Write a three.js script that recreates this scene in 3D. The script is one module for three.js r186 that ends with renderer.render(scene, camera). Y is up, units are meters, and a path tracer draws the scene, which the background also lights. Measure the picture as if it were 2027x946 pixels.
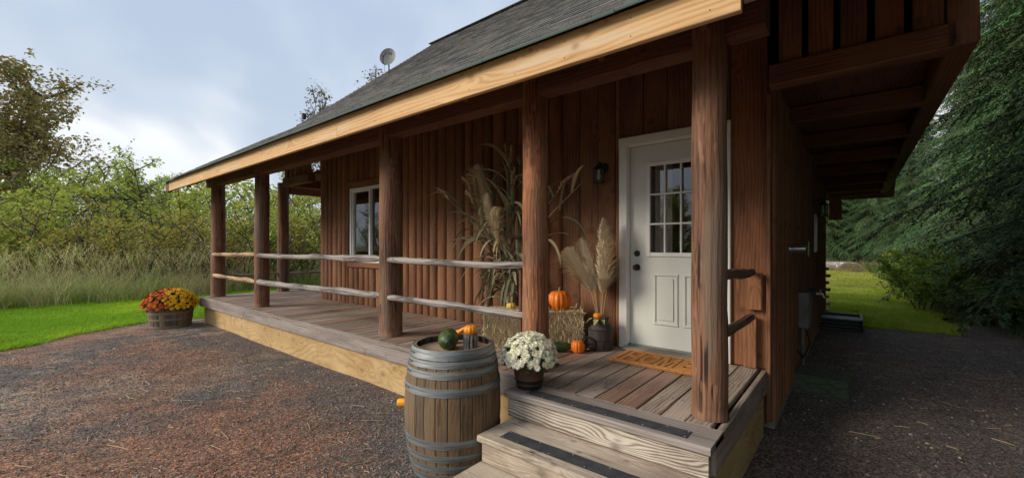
import * as THREE from 'three';
import { mergeGeometries, toCreasedNormals } from 'three/addons/utils/BufferGeometryUtils.js';
import { FontLoader } from 'three/addons/loaders/FontLoader.js';
import { TextGeometry } from 'three/addons/geometries/TextGeometry.js';

// ---------------------------------------------------------------- camera, sky, sun, exposure
const scene = new THREE.Scene();
const camera = new THREE.PerspectiveCamera(2 * Math.atan(473 / 836) * 180 / Math.PI, 2027 / 946, 0.05, 900);
camera.position.set(0, 1.55, 0);
camera.rotation.y = Math.atan(681.5 / 836);
camera.setViewOffset(2027, 946, 0, -14, 2027, 946);      // level camera, lens shifted up a little
const renderer = new THREE.WebGLRenderer({ antialias: true });
renderer.toneMapping = THREE.LinearToneMapping;
renderer.toneMappingExposure = 2.15;
renderer.shadowMap.enabled = true;
const SKY = 0.50;                                        // strength of the cloudy sky
const sun = new THREE.DirectionalLight(0xfff1dc, 1.5);
sun.position.set(-29, 20, 30); sun.target.position.set(-4, 0, -4);
sun.castShadow = true; sun.shadow.radius = 46; sun.shadow.mapSize.set(4096, 4096);
Object.assign(sun.shadow.camera, { left: -40, right: 40, top: 40, bottom: -40, near: 1, far: 140 });
scene.add(sun, sun.target);

// ---------------------------------------------------------------- noise
function rng(seed) { let a = seed >>> 0; return () => { a = (a + 0x6D2B79F5) | 0; let t = Math.imul(a ^ (a >>> 15), 1 | a); t = (t + Math.imul(t ^ (t >>> 7), 61 | t)) ^ t; return ((t ^ (t >>> 14)) >>> 0) / 4294967296; }; }
const hash = (x, y, s) => { let h = Math.imul(x, 374761393) + Math.imul(y, 668265263) + Math.imul(s, 974711) | 0; h = Math.imul(h ^ (h >>> 13), 1274126177); return ((h ^ (h >>> 16)) >>> 0) / 4294967296; };
function vn(x, y, s = 0, px = 0, py = 0) {                // value noise, periodic when px / py are given
  let xi = Math.floor(x), yi = Math.floor(y); const fx = x - xi, fy = y - yi;
  const u = fx * fx * (3 - 2 * fx), v = fy * fy * (3 - 2 * fy);
  let x1 = xi + 1, y1 = yi + 1;
  if (px) { if (xi < 0 || x1 >= px) { xi = ((xi % px) + px) % px; x1 = (xi + 1) % px; } }
  if (py) { if (yi < 0 || y1 >= py) { yi = ((yi % py) + py) % py; y1 = (yi + 1) % py; } }
  const a = hash(xi, yi, s), b = hash(x1, yi, s), c = hash(xi, y1, s), d = hash(x1, y1, s);
  return a + (b - a) * u + (c - a) * v + (a - b - c + d) * u * v;
}
function fbm(x, y, s, o = 4, px = 0, py = 0) { let t = 0, a = .5, n = 0; for (let i = 0; i < o; i++) { t += a * vn(x, y, s + i * 17, px, py); n += a; x *= 2; y *= 2; px *= 2; py *= 2; a *= .5; } return t / n; }
const clamp = (x, a = 0, b = 1) => x < a ? a : x > b ? b : x;
const ss = (a, b, x) => { const t = clamp((x - a) / (b - a)); return t * t * (3 - 2 * t); };
const mix = (a, b, t) => a + (b - a) * t;
const mix3 = (a, b, t) => [mix(a[0], b[0], t), mix(a[1], b[1], t), mix(a[2], b[2], t)];
const enc = c => Math.round(255 * clamp(c <= 0.0031308 ? c * 12.92 : 1.055 * Math.pow(c, 1 / 2.4) - .055));

// ---------------------------------------------------------------- sky: thin broken cloud over pale blue
{
  const W = 1024, H = 512, d = new Float32Array(W * H * 4);
  for (let j = 0; j < H; j++) {
    const el = (j + .5) / H * Math.PI - Math.PI / 2, se = Math.sin(el);
    for (let i = 0; i < W; i++) {
      const az = (i + .5) / W * 2 * Math.PI, ca = Math.cos(az), sa = Math.sin(az);
      const k = 1 / (Math.max(se, 0) + .45), x = ca * Math.cos(el) * k, z = sa * Math.cos(el) * k;
      const xr = x * .8 + z * .6, zr = -x * .6 + z * .8;
      const w = fbm(xr * .8 + 9, zr * .8 + 4, 31, 3);
      let c = fbm(xr * 1.5 + w * 1.1 + 20, zr * 2.6 + w * .9 + 20, 5, 5);
      c = ss(.38, .6, c);
      const c2 = ss(.3, .72, fbm(xr * 4 + 40, zr * 6 + 11, 77, 4));
      const blue = mix3([.60, .70, .80], [.40, .53, .74], ss(0, .5, se));
      const grey = mix3([.53, .60, .715], [1.04, 1.055, 1.06], c * .68 + c2 * .32);
      let col = mix3(blue, grey, .5 + .45 * c);
      const hz = ss(.16, -.02, se);
      col = mix3(col, [.72, .78, .84], hz * .55);
      if (se < 0) col = [.2, .21, .19];
      const o = (j * W + i) * 4; d[o] = col[0] * SKY; d[o + 1] = col[1] * SKY; d[o + 2] = col[2] * SKY; d[o + 3] = 1;
    }
  }
  const t = new THREE.DataTexture(d, W, H, THREE.RGBAFormat, THREE.FloatType);
  t.mapping = THREE.EquirectangularReflectionMapping; t.magFilter = t.minFilter = THREE.LinearFilter; t.needsUpdate = true;
  scene.background = t; scene.environment = t;
}

// ---------------------------------------------------------------- textures and materials
function dataTex(W, H, f, srgb, mu, mv) {
  const d = new Uint8Array(W * H * 4);
  for (let j = 0; j < H; j++) for (let i = 0; i < W; i++) {
    const r = f(i / W, j / H), o = (j * W + i) * 4;
    if (srgb) { d[o] = enc(r[0]); d[o + 1] = enc(r[1]); d[o + 2] = enc(r[2]); } else d[o] = d[o + 1] = d[o + 2] = Math.round(255 * clamp(r));
    d[o + 3] = 255;
  }
  const t = new THREE.DataTexture(d, W, H, THREE.RGBAFormat);
  t.wrapS = t.wrapT = THREE.RepeatWrapping; t.magFilter = THREE.LinearFilter; t.minFilter = THREE.LinearMipmapLinearFilter; t.generateMipmaps = true;
  if (srgb) t.colorSpace = THREE.SRGBColorSpace;
  t.repeat.set(1 / mu, 1 / mv); t.needsUpdate = true; return t;
}
// sawn or peeled wood: u runs along the grain
function wood(seed, o) {
  const { light, dark, W = 896, H = 448, mu = 3, mv = 1, rings = 22, warp = .06, knots = 6, ring = .5, streak = .5, blotch = .4, stain = null, crack = .3, rough = .85, bump = .0025, knotDark = .6, chips = 0 } = o;
  const R = rng(seed), ks = [];
  for (let i = 0; i < knots; i++) ks.push([R(), R(), .010 + R() * .014, .5 + R() * .8]);
  const hgt = new Float32Array(W * H), col = new Float32Array(W * H * 3);
  for (let j = 0; j < H; j++) for (let i = 0; i < W; i++) {
    const u = i / W, v = j / H; let h = v * rings, kd = 0;
    h += (fbm(u * 5, v * 4, seed, 3, 5, 4) - .5) * warp * rings + (fbm(u * 2, v * 2, seed + 3, 2, 2, 2) - .5) * warp * 2 * rings;
    for (const k of ks) {
      let du = u - k[0], dv = v - k[1]; du -= Math.round(du); dv -= Math.round(dv);
      const X = du * mu, Y = dv * mv; if (X * X > .2 || Y * Y > .03) continue; const r2 = (X / 2.6) * (X / 2.6) + Y * Y, s = k[2];
      h += 3.2 * k[3] * Math.exp(-r2 / (s * s * 7)) * Math.sign(dv + .0001) * (1 - Math.exp(-Y * Y / (s * s))) ;
      const r = Math.sqrt(X * X / 1.9 + Y * Y) / s; kd = Math.max(kd, r < 1 ? 1 - r * .4 : Math.exp(-(r - 1) * 2.4) * .6);
    }
    const st = .5 + .5 * Math.sin(h * 6.2832), grain = Math.pow(st, 1.6);
    const fine = vn(u * 26, v * 190, seed + 5, 26, 190) * .6 + vn(u * 70, v * 300, seed + 6, 70, 300) * .4;
    const bl = fbm(u * 6, v * 5, seed + 9, 4, 6, 5), bl2 = fbm(u * 3, v * 10, seed + 11, 4, 3, 10);
    const cr = crack * ss(.74, .9, vn(u * 5 + 3, v * 34, seed + 13, 5, 34)) * ss(.45, .7, vn(u * 11, v * 90, seed + 14, 11, 90));
    let t = clamp(.12 + ring * grain + streak * (fine - .5) + blotch * (bl - .5) * 1.6);
    let c = mix3(light, dark, t);
    if (stain) c = mix3(c, stain, ss(.5, .72, bl2) * .75);
    c = mix3(c, [dark[0] * .3, dark[1] * .28, dark[2] * .26], clamp(kd * knotDark + cr));
    let hh = .6 - .35 * ring * grain + .3 * (fine - .5) - cr * .6 + kd * .12;
    if (chips) { const cp = ss(.66, .78, vn(u * 34, v * 60, seed + 21, 34, 60)) * ss(.45, .6, fbm(u * 8, v * 6, seed + 22, 3, 8, 6)) * chips; c = mix3(c, [light[0] * 1.7, light[1] * 1.75, light[2] * 1.8], cp * .7); hh += cp * .3; }
    const q = j * W + i; hgt[q] = hh; col[q * 3] = c[0]; col[q * 3 + 1] = c[1]; col[q * 3 + 2] = c[2];
  }
  const at = (u, v) => Math.min(H - 1, Math.round(v * H)) * W + Math.min(W - 1, Math.round(u * W));
  const map = dataTex(W, H, (u, v) => { const q = at(u, v) * 3; return [col[q], col[q + 1], col[q + 2]]; }, true, mu, mv);
  const bm = dataTex(W, H, (u, v) => hgt[at(u, v)], false, mu, mv);
  return new THREE.MeshStandardMaterial({ map, bumpMap: bm, bumpScale: bump, roughness: rough, side: THREE.DoubleSide });
}
const tints = (m, list) => list.map(t => { const c = m.clone(); c.color.setRGB(...t); return c; });
const plain = (r, g, b, rough = .8, metal = 0) => { const m = new THREE.MeshStandardMaterial({ roughness: rough, metalness: metal, side: THREE.DoubleSide }); m.color.setRGB(r, g, b); return m; };
function mottled(seed, a, b, mu, freq, o = {}) {
  const S = o.size || 256;
  const map = dataTex(S, S, (u, v) => { const n = clamp((fbm(u * freq, v * freq, seed, 5, freq, freq) - .28) * 2.3), g = vn(u * S / 2, v * S / 2, seed + 4, S / 2, S / 2); return mix3(a, b, clamp(n + (g - .5) * (o.grain ?? .3))); }, true, mu, mu);
  const bm = dataTex(S, S, (u, v) => fbm(u * freq * 4, v * freq * 4, seed + 9, 4, freq * 4, freq * 4), false, mu, mu);
  return new THREE.MeshStandardMaterial({ map, bumpMap: bm, bumpScale: o.bump ?? .002, roughness: o.rough ?? .85, metalness: o.metal ?? 0, side: THREE.DoubleSide });
}
const M = {};
M.siding = wood(101, { light: [.255, .120, .058], dark: [.088, .036, .019], rings: 34, warp: .05, knots: 10, ring: .4, streak: .7, blotch: .8, crack: .5, bump: .003, knotDark: .6 });
M.sidings = tints(M.siding, [[1, 1, 1], [1.15, 1.1, 1.02], [.8, .78, .78], [1.0, .88, .8]]);
M.sidings2 = M.sidings;
M.post = wood(111, { light: [.225, .112, .063], dark: [.058, .029, .019], rings: 34, warp: .05, knots: 12, ring: .45, streak: 1, blotch: 1, crack: 1, stain: [.19, .135, .10], bump: .007, chips: .6 });
M.posts = tints(M.post, [[1, 1, 1], [1.35, 1.08, .82], [.9, .88, .88], [.8, .8, .84]]);
M.beam = wood(121, { light: [.18, .08, .042], dark: [.075, .031, .018], rings: 30, warp: .05, knots: 8, ring: .4, streak: .8, blotch: .7, crack: .6, bump: .004 });
M.fascia = wood(131, { light: [.72, .475, .24], dark: [.42, .225, .09], mu: 3, mv: .6, rings: 20, warp: .07, knots: 11, ring: .5, streak: .5, blotch: .45, crack: .06, stain: [.66, .52, .36], bump: .002, knotDark: .5 });
M.rim = wood(141, { light: [.33, .29, .27], dark: [.14, .115, .105], mu: 3, mv: .6, rings: 24, warp: .05, knots: 7, ring: .4, streak: .8, blotch: .8, crack: .5, bump: .003, stain: [.22, .165, .14] });
M.deck = wood(151, { light: [.40, .335, .285], dark: [.14, .105, .085], rings: 44, warp: .04, knots: 10, ring: .5, streak: .8, blotch: .9, crack: .5, stain: [.24, .17, .13], bump: .003 });
M.decks = tints(M.deck, [[1, 1, 1], [.86, .83, .82], [1.08, 1.06, 1.04], [.9, .7, .62], [.95, .9, .86]]);
M.step = wood(161, { light: [.60, .55, .47], dark: [.16, .115, .088], mu: 1.6, mv: .7, rings: 42, warp: .075, knots: 10, ring: .8, streak: .5, blotch: .5, crack: .4, bump: .003, knotDark: .6 });
M.tread = wood(163, { light: [.52, .445, .36], dark: [.21, .155, .115], mu: 1.6, mv: .7, rings: 36, warp: .05, knots: 8, ring: .4, streak: .9, blotch: 1, crack: .6, bump: .003, stain: [.33, .27, .22] });
M.ply = wood(171, { light: [.55, .39, .195], dark: [.33, .19, .07], mu: 2.4, mv: 1.2, rings: 15, warp: .22, knots: 26, ring: .42, streak: .4, blotch: .6, crack: .12, bump: .001, knotDark: .5, stain: [.44, .30, .13] });
M.rail = wood(181, { light: [.36, .325, .305], dark: [.09, .074, .068], rings: 30, knots: 12, ring: .5, streak: 1.1, blotch: 1.1, crack: 1.2, bump: .005 });
M.railNew = M.rail.clone(); M.railNew.color.setRGB(1.5, 1.12, .72);
M.oak = wood(191, { light: [.215, .142, .08], dark: [.07, .046, .03], mu: 2, mv: 1, rings: 40, knots: 4, ring: .35, streak: .8, blotch: 1.1, crack: .5, bump: .0015, stain: [.115, .095, .075] });
M.oaks = tints(M.oak, [[.95, 1, 1.06], [.78, .82, .88], [1.08, 1.06, 1.04], [.85, .88, .95]]);
M.oakGrey = M.oak.clone(); M.oakGrey.color.setRGB(.95, 1.02, 1.1);
M.galv = mottled(201, [.12, .135, .145], [.30, .325, .34], .5, 6, { metal: .55, rough: .55, bump: .0006 });
M.rust = mottled(203, [.16, .165, .15], [.24, .235, .20], .4, 6, { metal: .3, rough: .7 });
M.iron = mottled(205, [.02, .02, .022], [.055, .045, .04], .4, 6, { metal: .4, rough: .6 });
M.black = plain(.012, .012, .013, .45);
M.white = mottled(211, [.76, .76, .73], [.82, .82, .79], 1, 5, { bump: .0004, rough: .5, grain: .1 });
M.doorPaint = mottled(213, [.64, .66, .62], [.69, .71, .67], 1.2, 4, { bump: .0004, rough: .45, grain: .1 });
M.vinyl = mottled(215, [.74, .75, .74], [.80, .81, .80], 1, 5, { bump: .0003, rough: .4, grain: .1 });
M.glass = new THREE.MeshPhysicalMaterial({ color: 0xffffff, transmission: 1, thickness: 0, roughness: .02, ior: 2.0, side: THREE.DoubleSide });
M.curtain = mottled(217, [.30, .29, .25], [.38, .37, .32], .5, 6, { bump: .001 });
M.inside = plain(.16, .13, .10, .9);
M.grip = mottled(219, [.022, .023, .027], [.05, .052, .06], .3, 8, { rough: .95, grain: .9, bump: .001 });
M.screw = plain(.62, .62, .6, .35, .7);
M.coir = mottled(221, [.46, .19, .05], [.64, .29, .085], .12, 8, { rough: 1, grain: .8, bump: .004 });
M.coirDark = mottled(222, [.33, .14, .04], [.46, .20, .06], .12, 8, { rough: 1, grain: .8, bump: .004 });
M.straw = plain(.44, .315, .15, .85);
M.concrete = mottled(225, [.17, .165, .15], [.28, .27, .245], 1, 6);
M.moss = mottled(226, [.05, .068, .042], [.10, .12, .085], .5, 6, { bump: .004 });

// ---------------------------------------------------------------- object helpers
const taken = {};
const numbered = n => { const k = taken[n] = (taken[n] ?? -1) + 1; return k ? n + '_' + String(k).padStart(3, '0') : n; };
function tag(o, label, category, group, kind) { if (label) o.userData.label = label; if (category) o.userData.category = category; if (group) o.userData.group = group; if (kind) o.userData.kind = kind; return o; }
function thing(name, label, category, [x, y, z] = [0, 0, 0], turn = 0, group) { const o = new THREE.Group(); o.name = numbered(name); o.position.set(x, y, z); o.rotation.y = turn; scene.add(o); return tag(o, label, category, group); }
function part(name, geo, mat, parent, p) {
  if (Array.isArray(geo)) geo = mergeGeometries(geo.map(g => g.index ? g.toNonIndexed() : g), false);
  const m = new THREE.Mesh(geo, mat); m.name = name; if (p) m.position.set(...p); m.castShadow = m.receiveShadow = true; parent.add(m); return m;
}
function struct(name, geo, mat) { const m = part(numbered(name), geo, mat, scene); m.userData.kind = 'structure'; return m; }
const clean = g => { g = g.index ? g.toNonIndexed() : g; for (const k of Object.keys(g.attributes)) if (!['position', 'normal', 'uv'].includes(k)) g.deleteAttribute(k); return g; };
const tf = (g, p = [0, 0, 0], r = [0, 0, 0], s = [1, 1, 1]) => { g.applyMatrix4(new THREE.Matrix4().compose(new THREE.Vector3(...p), new THREE.Quaternion().setFromEuler(new THREE.Euler(...r)), new THREE.Vector3(...s))); return g; };
// prism along x: profile [[y, z], ...], uv in metres (u along the length)
function prism(pr, L, crease = .7, uo = 0, vo = 0) {
  const P = [], U = [], n = pr.length; let acc = 0;
  const c = pr.reduce((a, p) => [a[0] + p[0] / n, a[1] + p[1] / n], [0, 0]);
  for (let i = 0; i < n; i++) {
    const a = pr[i], b = pr[(i + 1) % n], l = Math.hypot(a[0] - b[0], a[1] - b[1]);
    const q = [[-L / 2, ...a, uo, vo + acc], [L / 2, ...a, uo + L, vo + acc], [L / 2, ...b, uo + L, vo + acc + l], [-L / 2, ...b, uo, vo + acc + l]];
    for (const k of [0, 1, 2, 0, 2, 3]) { P.push(q[k][0], q[k][1], q[k][2]); U.push(q[k][3], q[k][4]); }
    for (const s of [-1, 1]) { const t = s < 0 ? [b, a, c] : [a, b, c]; for (const w of t) { P.push(s * L / 2, w[0], w[1]); U.push(uo + w[0], vo + w[1]); } }
    acc += l;
  }
  const g = new THREE.BufferGeometry(); g.setAttribute('position', new THREE.Float32BufferAttribute(P, 3)); g.setAttribute('uv', new THREE.Float32BufferAttribute(U, 2));
  // orientation: make faces look outward
  g.computeVertexNormals(); return toCreasedNormals(g, crease);
}
function plank(L, h, d, ch = .004, uo = 0, vo = 0) { const a = h / 2, b = d / 2; return prism([[-a + ch, -b], [-a, -b + ch], [-a, b - ch], [-a + ch, b], [a - ch, b], [a, b - ch], [a, -b + ch], [a - ch, -b]], L, .3, uo, vo); }
function box(x0, x1, y0, y1, z0, z1, ch = .004, axis = 'x', uo = 0, vo = 0) {       // chamfered box with its grain along axis
  const L = { x: x1 - x0, y: y1 - y0, z: z1 - z0 }; let g;
  if (axis === 'x') g = plank(L.x, L.y, L.z, ch, uo, vo);
  else if (axis === 'y') { g = plank(L.y, L.x, L.z, ch, uo, vo); g.rotateZ(Math.PI / 2); }
  else { g = plank(L.z, L.y, L.x, ch, uo, vo); g.rotateY(Math.PI / 2); }
  g.translate((x0 + x1) / 2, (y0 + y1) / 2, (z0 + z1) / 2); return g;
}
function slab(w, d, bulge = .03) {                                                 // half-round siding: face to +z
  const pr = [], n = 7; pr.push([-w / 2, -d / 2], [-w / 2, d * .12]);
  for (let i = 1; i < n; i++) { const t = i / n * 2 - 1; pr.push([t * w / 2, d * .12 + bulge * Math.sqrt(1 - t * t * .96)]); }
  pr.push([w / 2, d * .12], [w / 2, -d / 2]); return pr;
}
// tube through points with radii; uv u = length, v = girth
function limb(pts, rad, seg = 8, o = {}) {
  const n = pts.length, V = pts.map(p => new THREE.Vector3(...p)), P = [], U = [], I = []; let len = o.uo || 0, N = null;
  for (let i = 0; i < n; i++) {
    const T = V[Math.min(n - 1, i + 1)].clone().sub(V[Math.max(0, i - 1)]).normalize();
    if (!N) { N = new THREE.Vector3(0, 1, 0); if (Math.abs(T.y) > .9) N.set(1, 0, 0); }
    N.sub(T.clone().multiplyScalar(N.dot(T))).normalize(); const B = T.clone().cross(N);
    if (i) len += V[i].distanceTo(V[i - 1]);
    for (let j = 0; j <= seg; j++) {
      const a = j / seg * 6.2832, r = (typeof rad === 'function' ? rad(i / (n - 1), a) : rad[i]);
      const q = V[i].clone().addScaledVector(N, Math.cos(a) * r).addScaledVector(B, Math.sin(a) * r);
      P.push(q.x, q.y, q.z); U.push(len, (o.vo || 0) + j / seg * 6.2832 * (o.girth || .05));
      if (i && j) { const k = i * (seg + 1) + j; I.push(k - seg - 2, k - 1, k - seg - 1, k - 1, k, k - seg - 1); }
    }
  }
  if (o.caps) for (const e of [0, n - 1]) { const k = P.length / 3; P.push(V[e].x, V[e].y, V[e].z); U.push(len, 0); const b = e * (seg + 1); for (let j = 0; j < seg; j++) e ? I.push(b + j, b + j + 1, k) : I.push(b + j + 1, b + j, k); }
  const g = new THREE.BufferGeometry(); g.setAttribute('position', new THREE.Float32BufferAttribute(P, 3)); g.setAttribute('uv', new THREE.Float32BufferAttribute(U, 2)); g.setIndex(I); g.computeVertexNormals(); return g;
}
function lathe(pts, seg = 32) { const g = new THREE.LatheGeometry(pts.map(p => new THREE.Vector2(...p)), seg); return toCreasedNormals(clean(g), .6); }
function instances(name, geo, mat, list, parent, colors) {   // list of Matrix4
  const m = new THREE.InstancedMesh(geo, mat, list.length); m.name = name; m.castShadow = m.receiveShadow = true;
  list.forEach((t, i) => m.setMatrixAt(i, t)); if (colors) { const c = new THREE.Color(); colors.forEach((k, i) => { c.setRGB(...k); m.setColorAt(i, c); }); }
  m.userData.kind = 'stuff'; parent.add(m); return m;
}
const mat4 = (p, r, s) => new THREE.Matrix4().compose(new THREE.Vector3(...p), r.isQuaternion ? r : new THREE.Quaternion().setFromEuler(new THREE.Euler(...r)), new THREE.Vector3(...(Array.isArray(s) ? s : [s, s, s])));
const R0 = rng(7);
// ---------------------------------------------------------------- ground
const gh = (x, z) => (fbm(x * .9 + 30, z * .9 + 30, 401, 3) - .5) * .035 + (fbm(x * .22 + 5, z * .22 + 5, 402, 2) - .5) * .05 - 1.35 * ss(-33, -43, z);
function sheet(name, x0, x1, z0, z1, nx, nz, lift, mat, inside, hf = gh) {       // a piece of ground; uv in metres
  const P = [], U = [], I = [], id = (i, j) => j * (nx + 1) + i;
  for (let j = 0; j <= nz; j++) for (let i = 0; i <= nx; i++) { const x = mix(x0, x1, i / nx), z = mix(z0, z1, j / nz); P.push(x, hf(x, z) + lift, z); U.push(x, z); }
  for (let j = 0; j < nz; j++) for (let i = 0; i < nx; i++) {
    const cx = mix(x0, x1, (i + .5) / nx), cz = mix(z0, z1, (j + .5) / nz); if (inside && !inside(cx, cz)) continue;
    I.push(id(i, j), id(i, j + 1), id(i + 1, j), id(i + 1, j), id(i, j + 1), id(i + 1, j + 1));
  }
  const g = new THREE.BufferGeometry(); g.setAttribute('position', new THREE.Float32BufferAttribute(P, 3)); g.setAttribute('uv', new THREE.Float32BufferAttribute(U, 2)); g.setIndex(I); g.computeVertexNormals();
  if (mat.vertexColors) { const C = []; for (let i = 0; i < P.length; i += 3) C.push(...groundTint(P[i], P[i + 2])); g.setAttribute('color', new THREE.Float32BufferAttribute(C, 3)); }
  return struct(name, g, mat);
}
const edgeN = (x, z) => (fbm(x * 1.3 + 60, z * 1.3 + 60, 77, 3) - .5) * .9;
const onLeftLawn = (x, z) => { const e = edgeN(x, z); return x < (z > -.06 ? -10.0 + z * .35 : z > -1.93 ? -10.03 + (z + .06) * .53 : -11.0 + (z + 1.93) * -.25) + e * .5 && !(x > -10.75 && z < -2.3); };
const onRightLawn = (x, z) => z < -10.5 + edgeN(x, z) * .5 + Math.max(0, x - 1.2) * 0.0 && x < 1.5 + (z < -13 ? (-13 - z) * .02 : 0) + edgeN(z, x) * .8;
// crushed rock: a fine stony grain that tiles, tinted by patches of bark, rock and dust (vertex colours)
const GS = 1024, cell = (u, v, n, sd) => { const x = u * n, y = v * n, xi = Math.floor(x), yi = Math.floor(y); let d1 = 9, d2 = 9, id = 0; for (let a = -1; a <= 1; a++) for (let c = -1; c <= 1; c++) { const px = (xi + a + n) % n, py = (yi + c + n) % n, dx = xi + a + hash(px, py, sd) - x, dy = yi + c + hash(px, py, sd + 1) - y, d = dx * dx + dy * dy; if (d < d1) { d2 = d1; d1 = d; id = hash(px, py, sd + 2); } else if (d < d2) d2 = d; } return [Math.sqrt(d1), Math.sqrt(d2), id]; };
const stoneTone = new Float32Array(GS * GS), stony = new Float32Array(GS * GS * 2); for (let y = 0; y < GS; y++) for (let x = 0; x < GS; x++) { const u = x / GS, v = y / GS, a = cell(u, v, 120, 3), c = cell(u, v, 210, 9), big = a[2] > .62, e = big ? ss(.0, .35, a[1] - a[0]) : ss(0, .35, c[1] - c[0]), k = (y * GS + x) * 2; stony[k] = e * (.35 + .65 * (big ? hash(Math.floor(a[2] * 9999), 1, 2) : c[2])); stoneTone[y * GS + x] = big ? hash(Math.floor(a[2] * 9999), 8, 2) : hash(Math.floor(c[2] * 9999), 8, 3); stony[k + 1] = big ? hash(Math.floor(a[2] * 9999), 5, 2) : hash(Math.floor(c[2] * 9999), 5, 3); }
const sAt = (u, v) => (Math.min(GS - 1, Math.round(v * GS)) * GS + Math.min(GS - 1, Math.round(u * GS))) * 2;
const stoneMap = dataTex(GS, GS, (u, v) => { const k = sAt(u, v), p = .2 + 1.35 * Math.pow(stoneTone[k / 2], 1.6), t = stony[k + 1]; const h = t < .3 ? [1.25, .86, .7] : t < .55 ? [.86, .96, 1.08] : t > .93 ? [1.5, 1.45, 1.35] : [1, 1, 1]; return [h[0] * p * .6, h[1] * p * .6, h[2] * p * .6]; }, true, 1.7, 1.7);
const stoneBump = dataTex(GS, GS, (u, v) => stony[sAt(u, v)], false, 1.7, 1.7);
const groundTint = (x, z) => {
  const a = fbm(x * .55 + 8, z * .55, 501, 4), b = fbm(x * 1.5, z * 1.5 + 7, 502, 4), c = fbm(x * 6, z * 6, 503, 3), f = hash(Math.round(x * 40), Math.round(z * 40), 6) - .5;
  const fr = ss(-1.3, -2.5, z + (b - .5) * 1.6), sd = ss(-1.6, -.3, x + (b - .5) * 1.4) * ss(-1.2, -2.8, z);
  const red = ss(.27, .52, a * .45 + b * .4 + c * .15 + f * .12) * (1 - .85 * Math.max(fr, sd)), tan = ss(.45, .66, fbm(x * .8 + 50, z * .8, 507, 4) * .65 + c * .35) * ss(-3.5, -8.5, x + (b - .5) * 3);
  let col = mix3([.155, .15, .15], [.37, .195, .12], red * (.55 + .5 * c)); col = mix3(col, [.42, .345, .27], tan * .8 + .1 * c); const v = 1.2 + .75 * c + f * .35; return [col[0] * v, col[1] * v, col[2] * v];
};
M.gravel = new THREE.MeshStandardMaterial({ map: stoneMap, bumpMap: stoneBump, bumpScale: .009, roughness: .95, side: THREE.DoubleSide, vertexColors: true });
M.soil = mottled(521, [.05, .055, .025], [.12, .12, .05], 6, 7, { bump: .02, rough: 1, size: 512 });
M.turf = mottled(523, [.09, .19, .012], [.16, .30, .02], 2.5, 8, { bump: .015, rough: 1, size: 512 });
{ const m = sheet('ground', -320, 320, -320, 320, 160, 160, -.05, M.soil); }
sheet('gravel_yard', -12, 8, -12, 8, 400, 400, 0, M.gravel);
sheet('left_lawn', -17.5, -9.2, -9, 6, 140, 240, .006, M.turf, onLeftLawn);
sheet('right_lawn', -3.5, 4, -36, -9.8, 110, 330, .006, M.turf, onRightLawn);

// ---------------------------------------------------------------- the cabin
const cabin = thing('cabin', 'brown wood sided cabin with grey shingle roof and white front door', 'house');
const XL = -8.2, XR = -.57, ZF = -4.1, ZB = -11.8, DK = .52;
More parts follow.
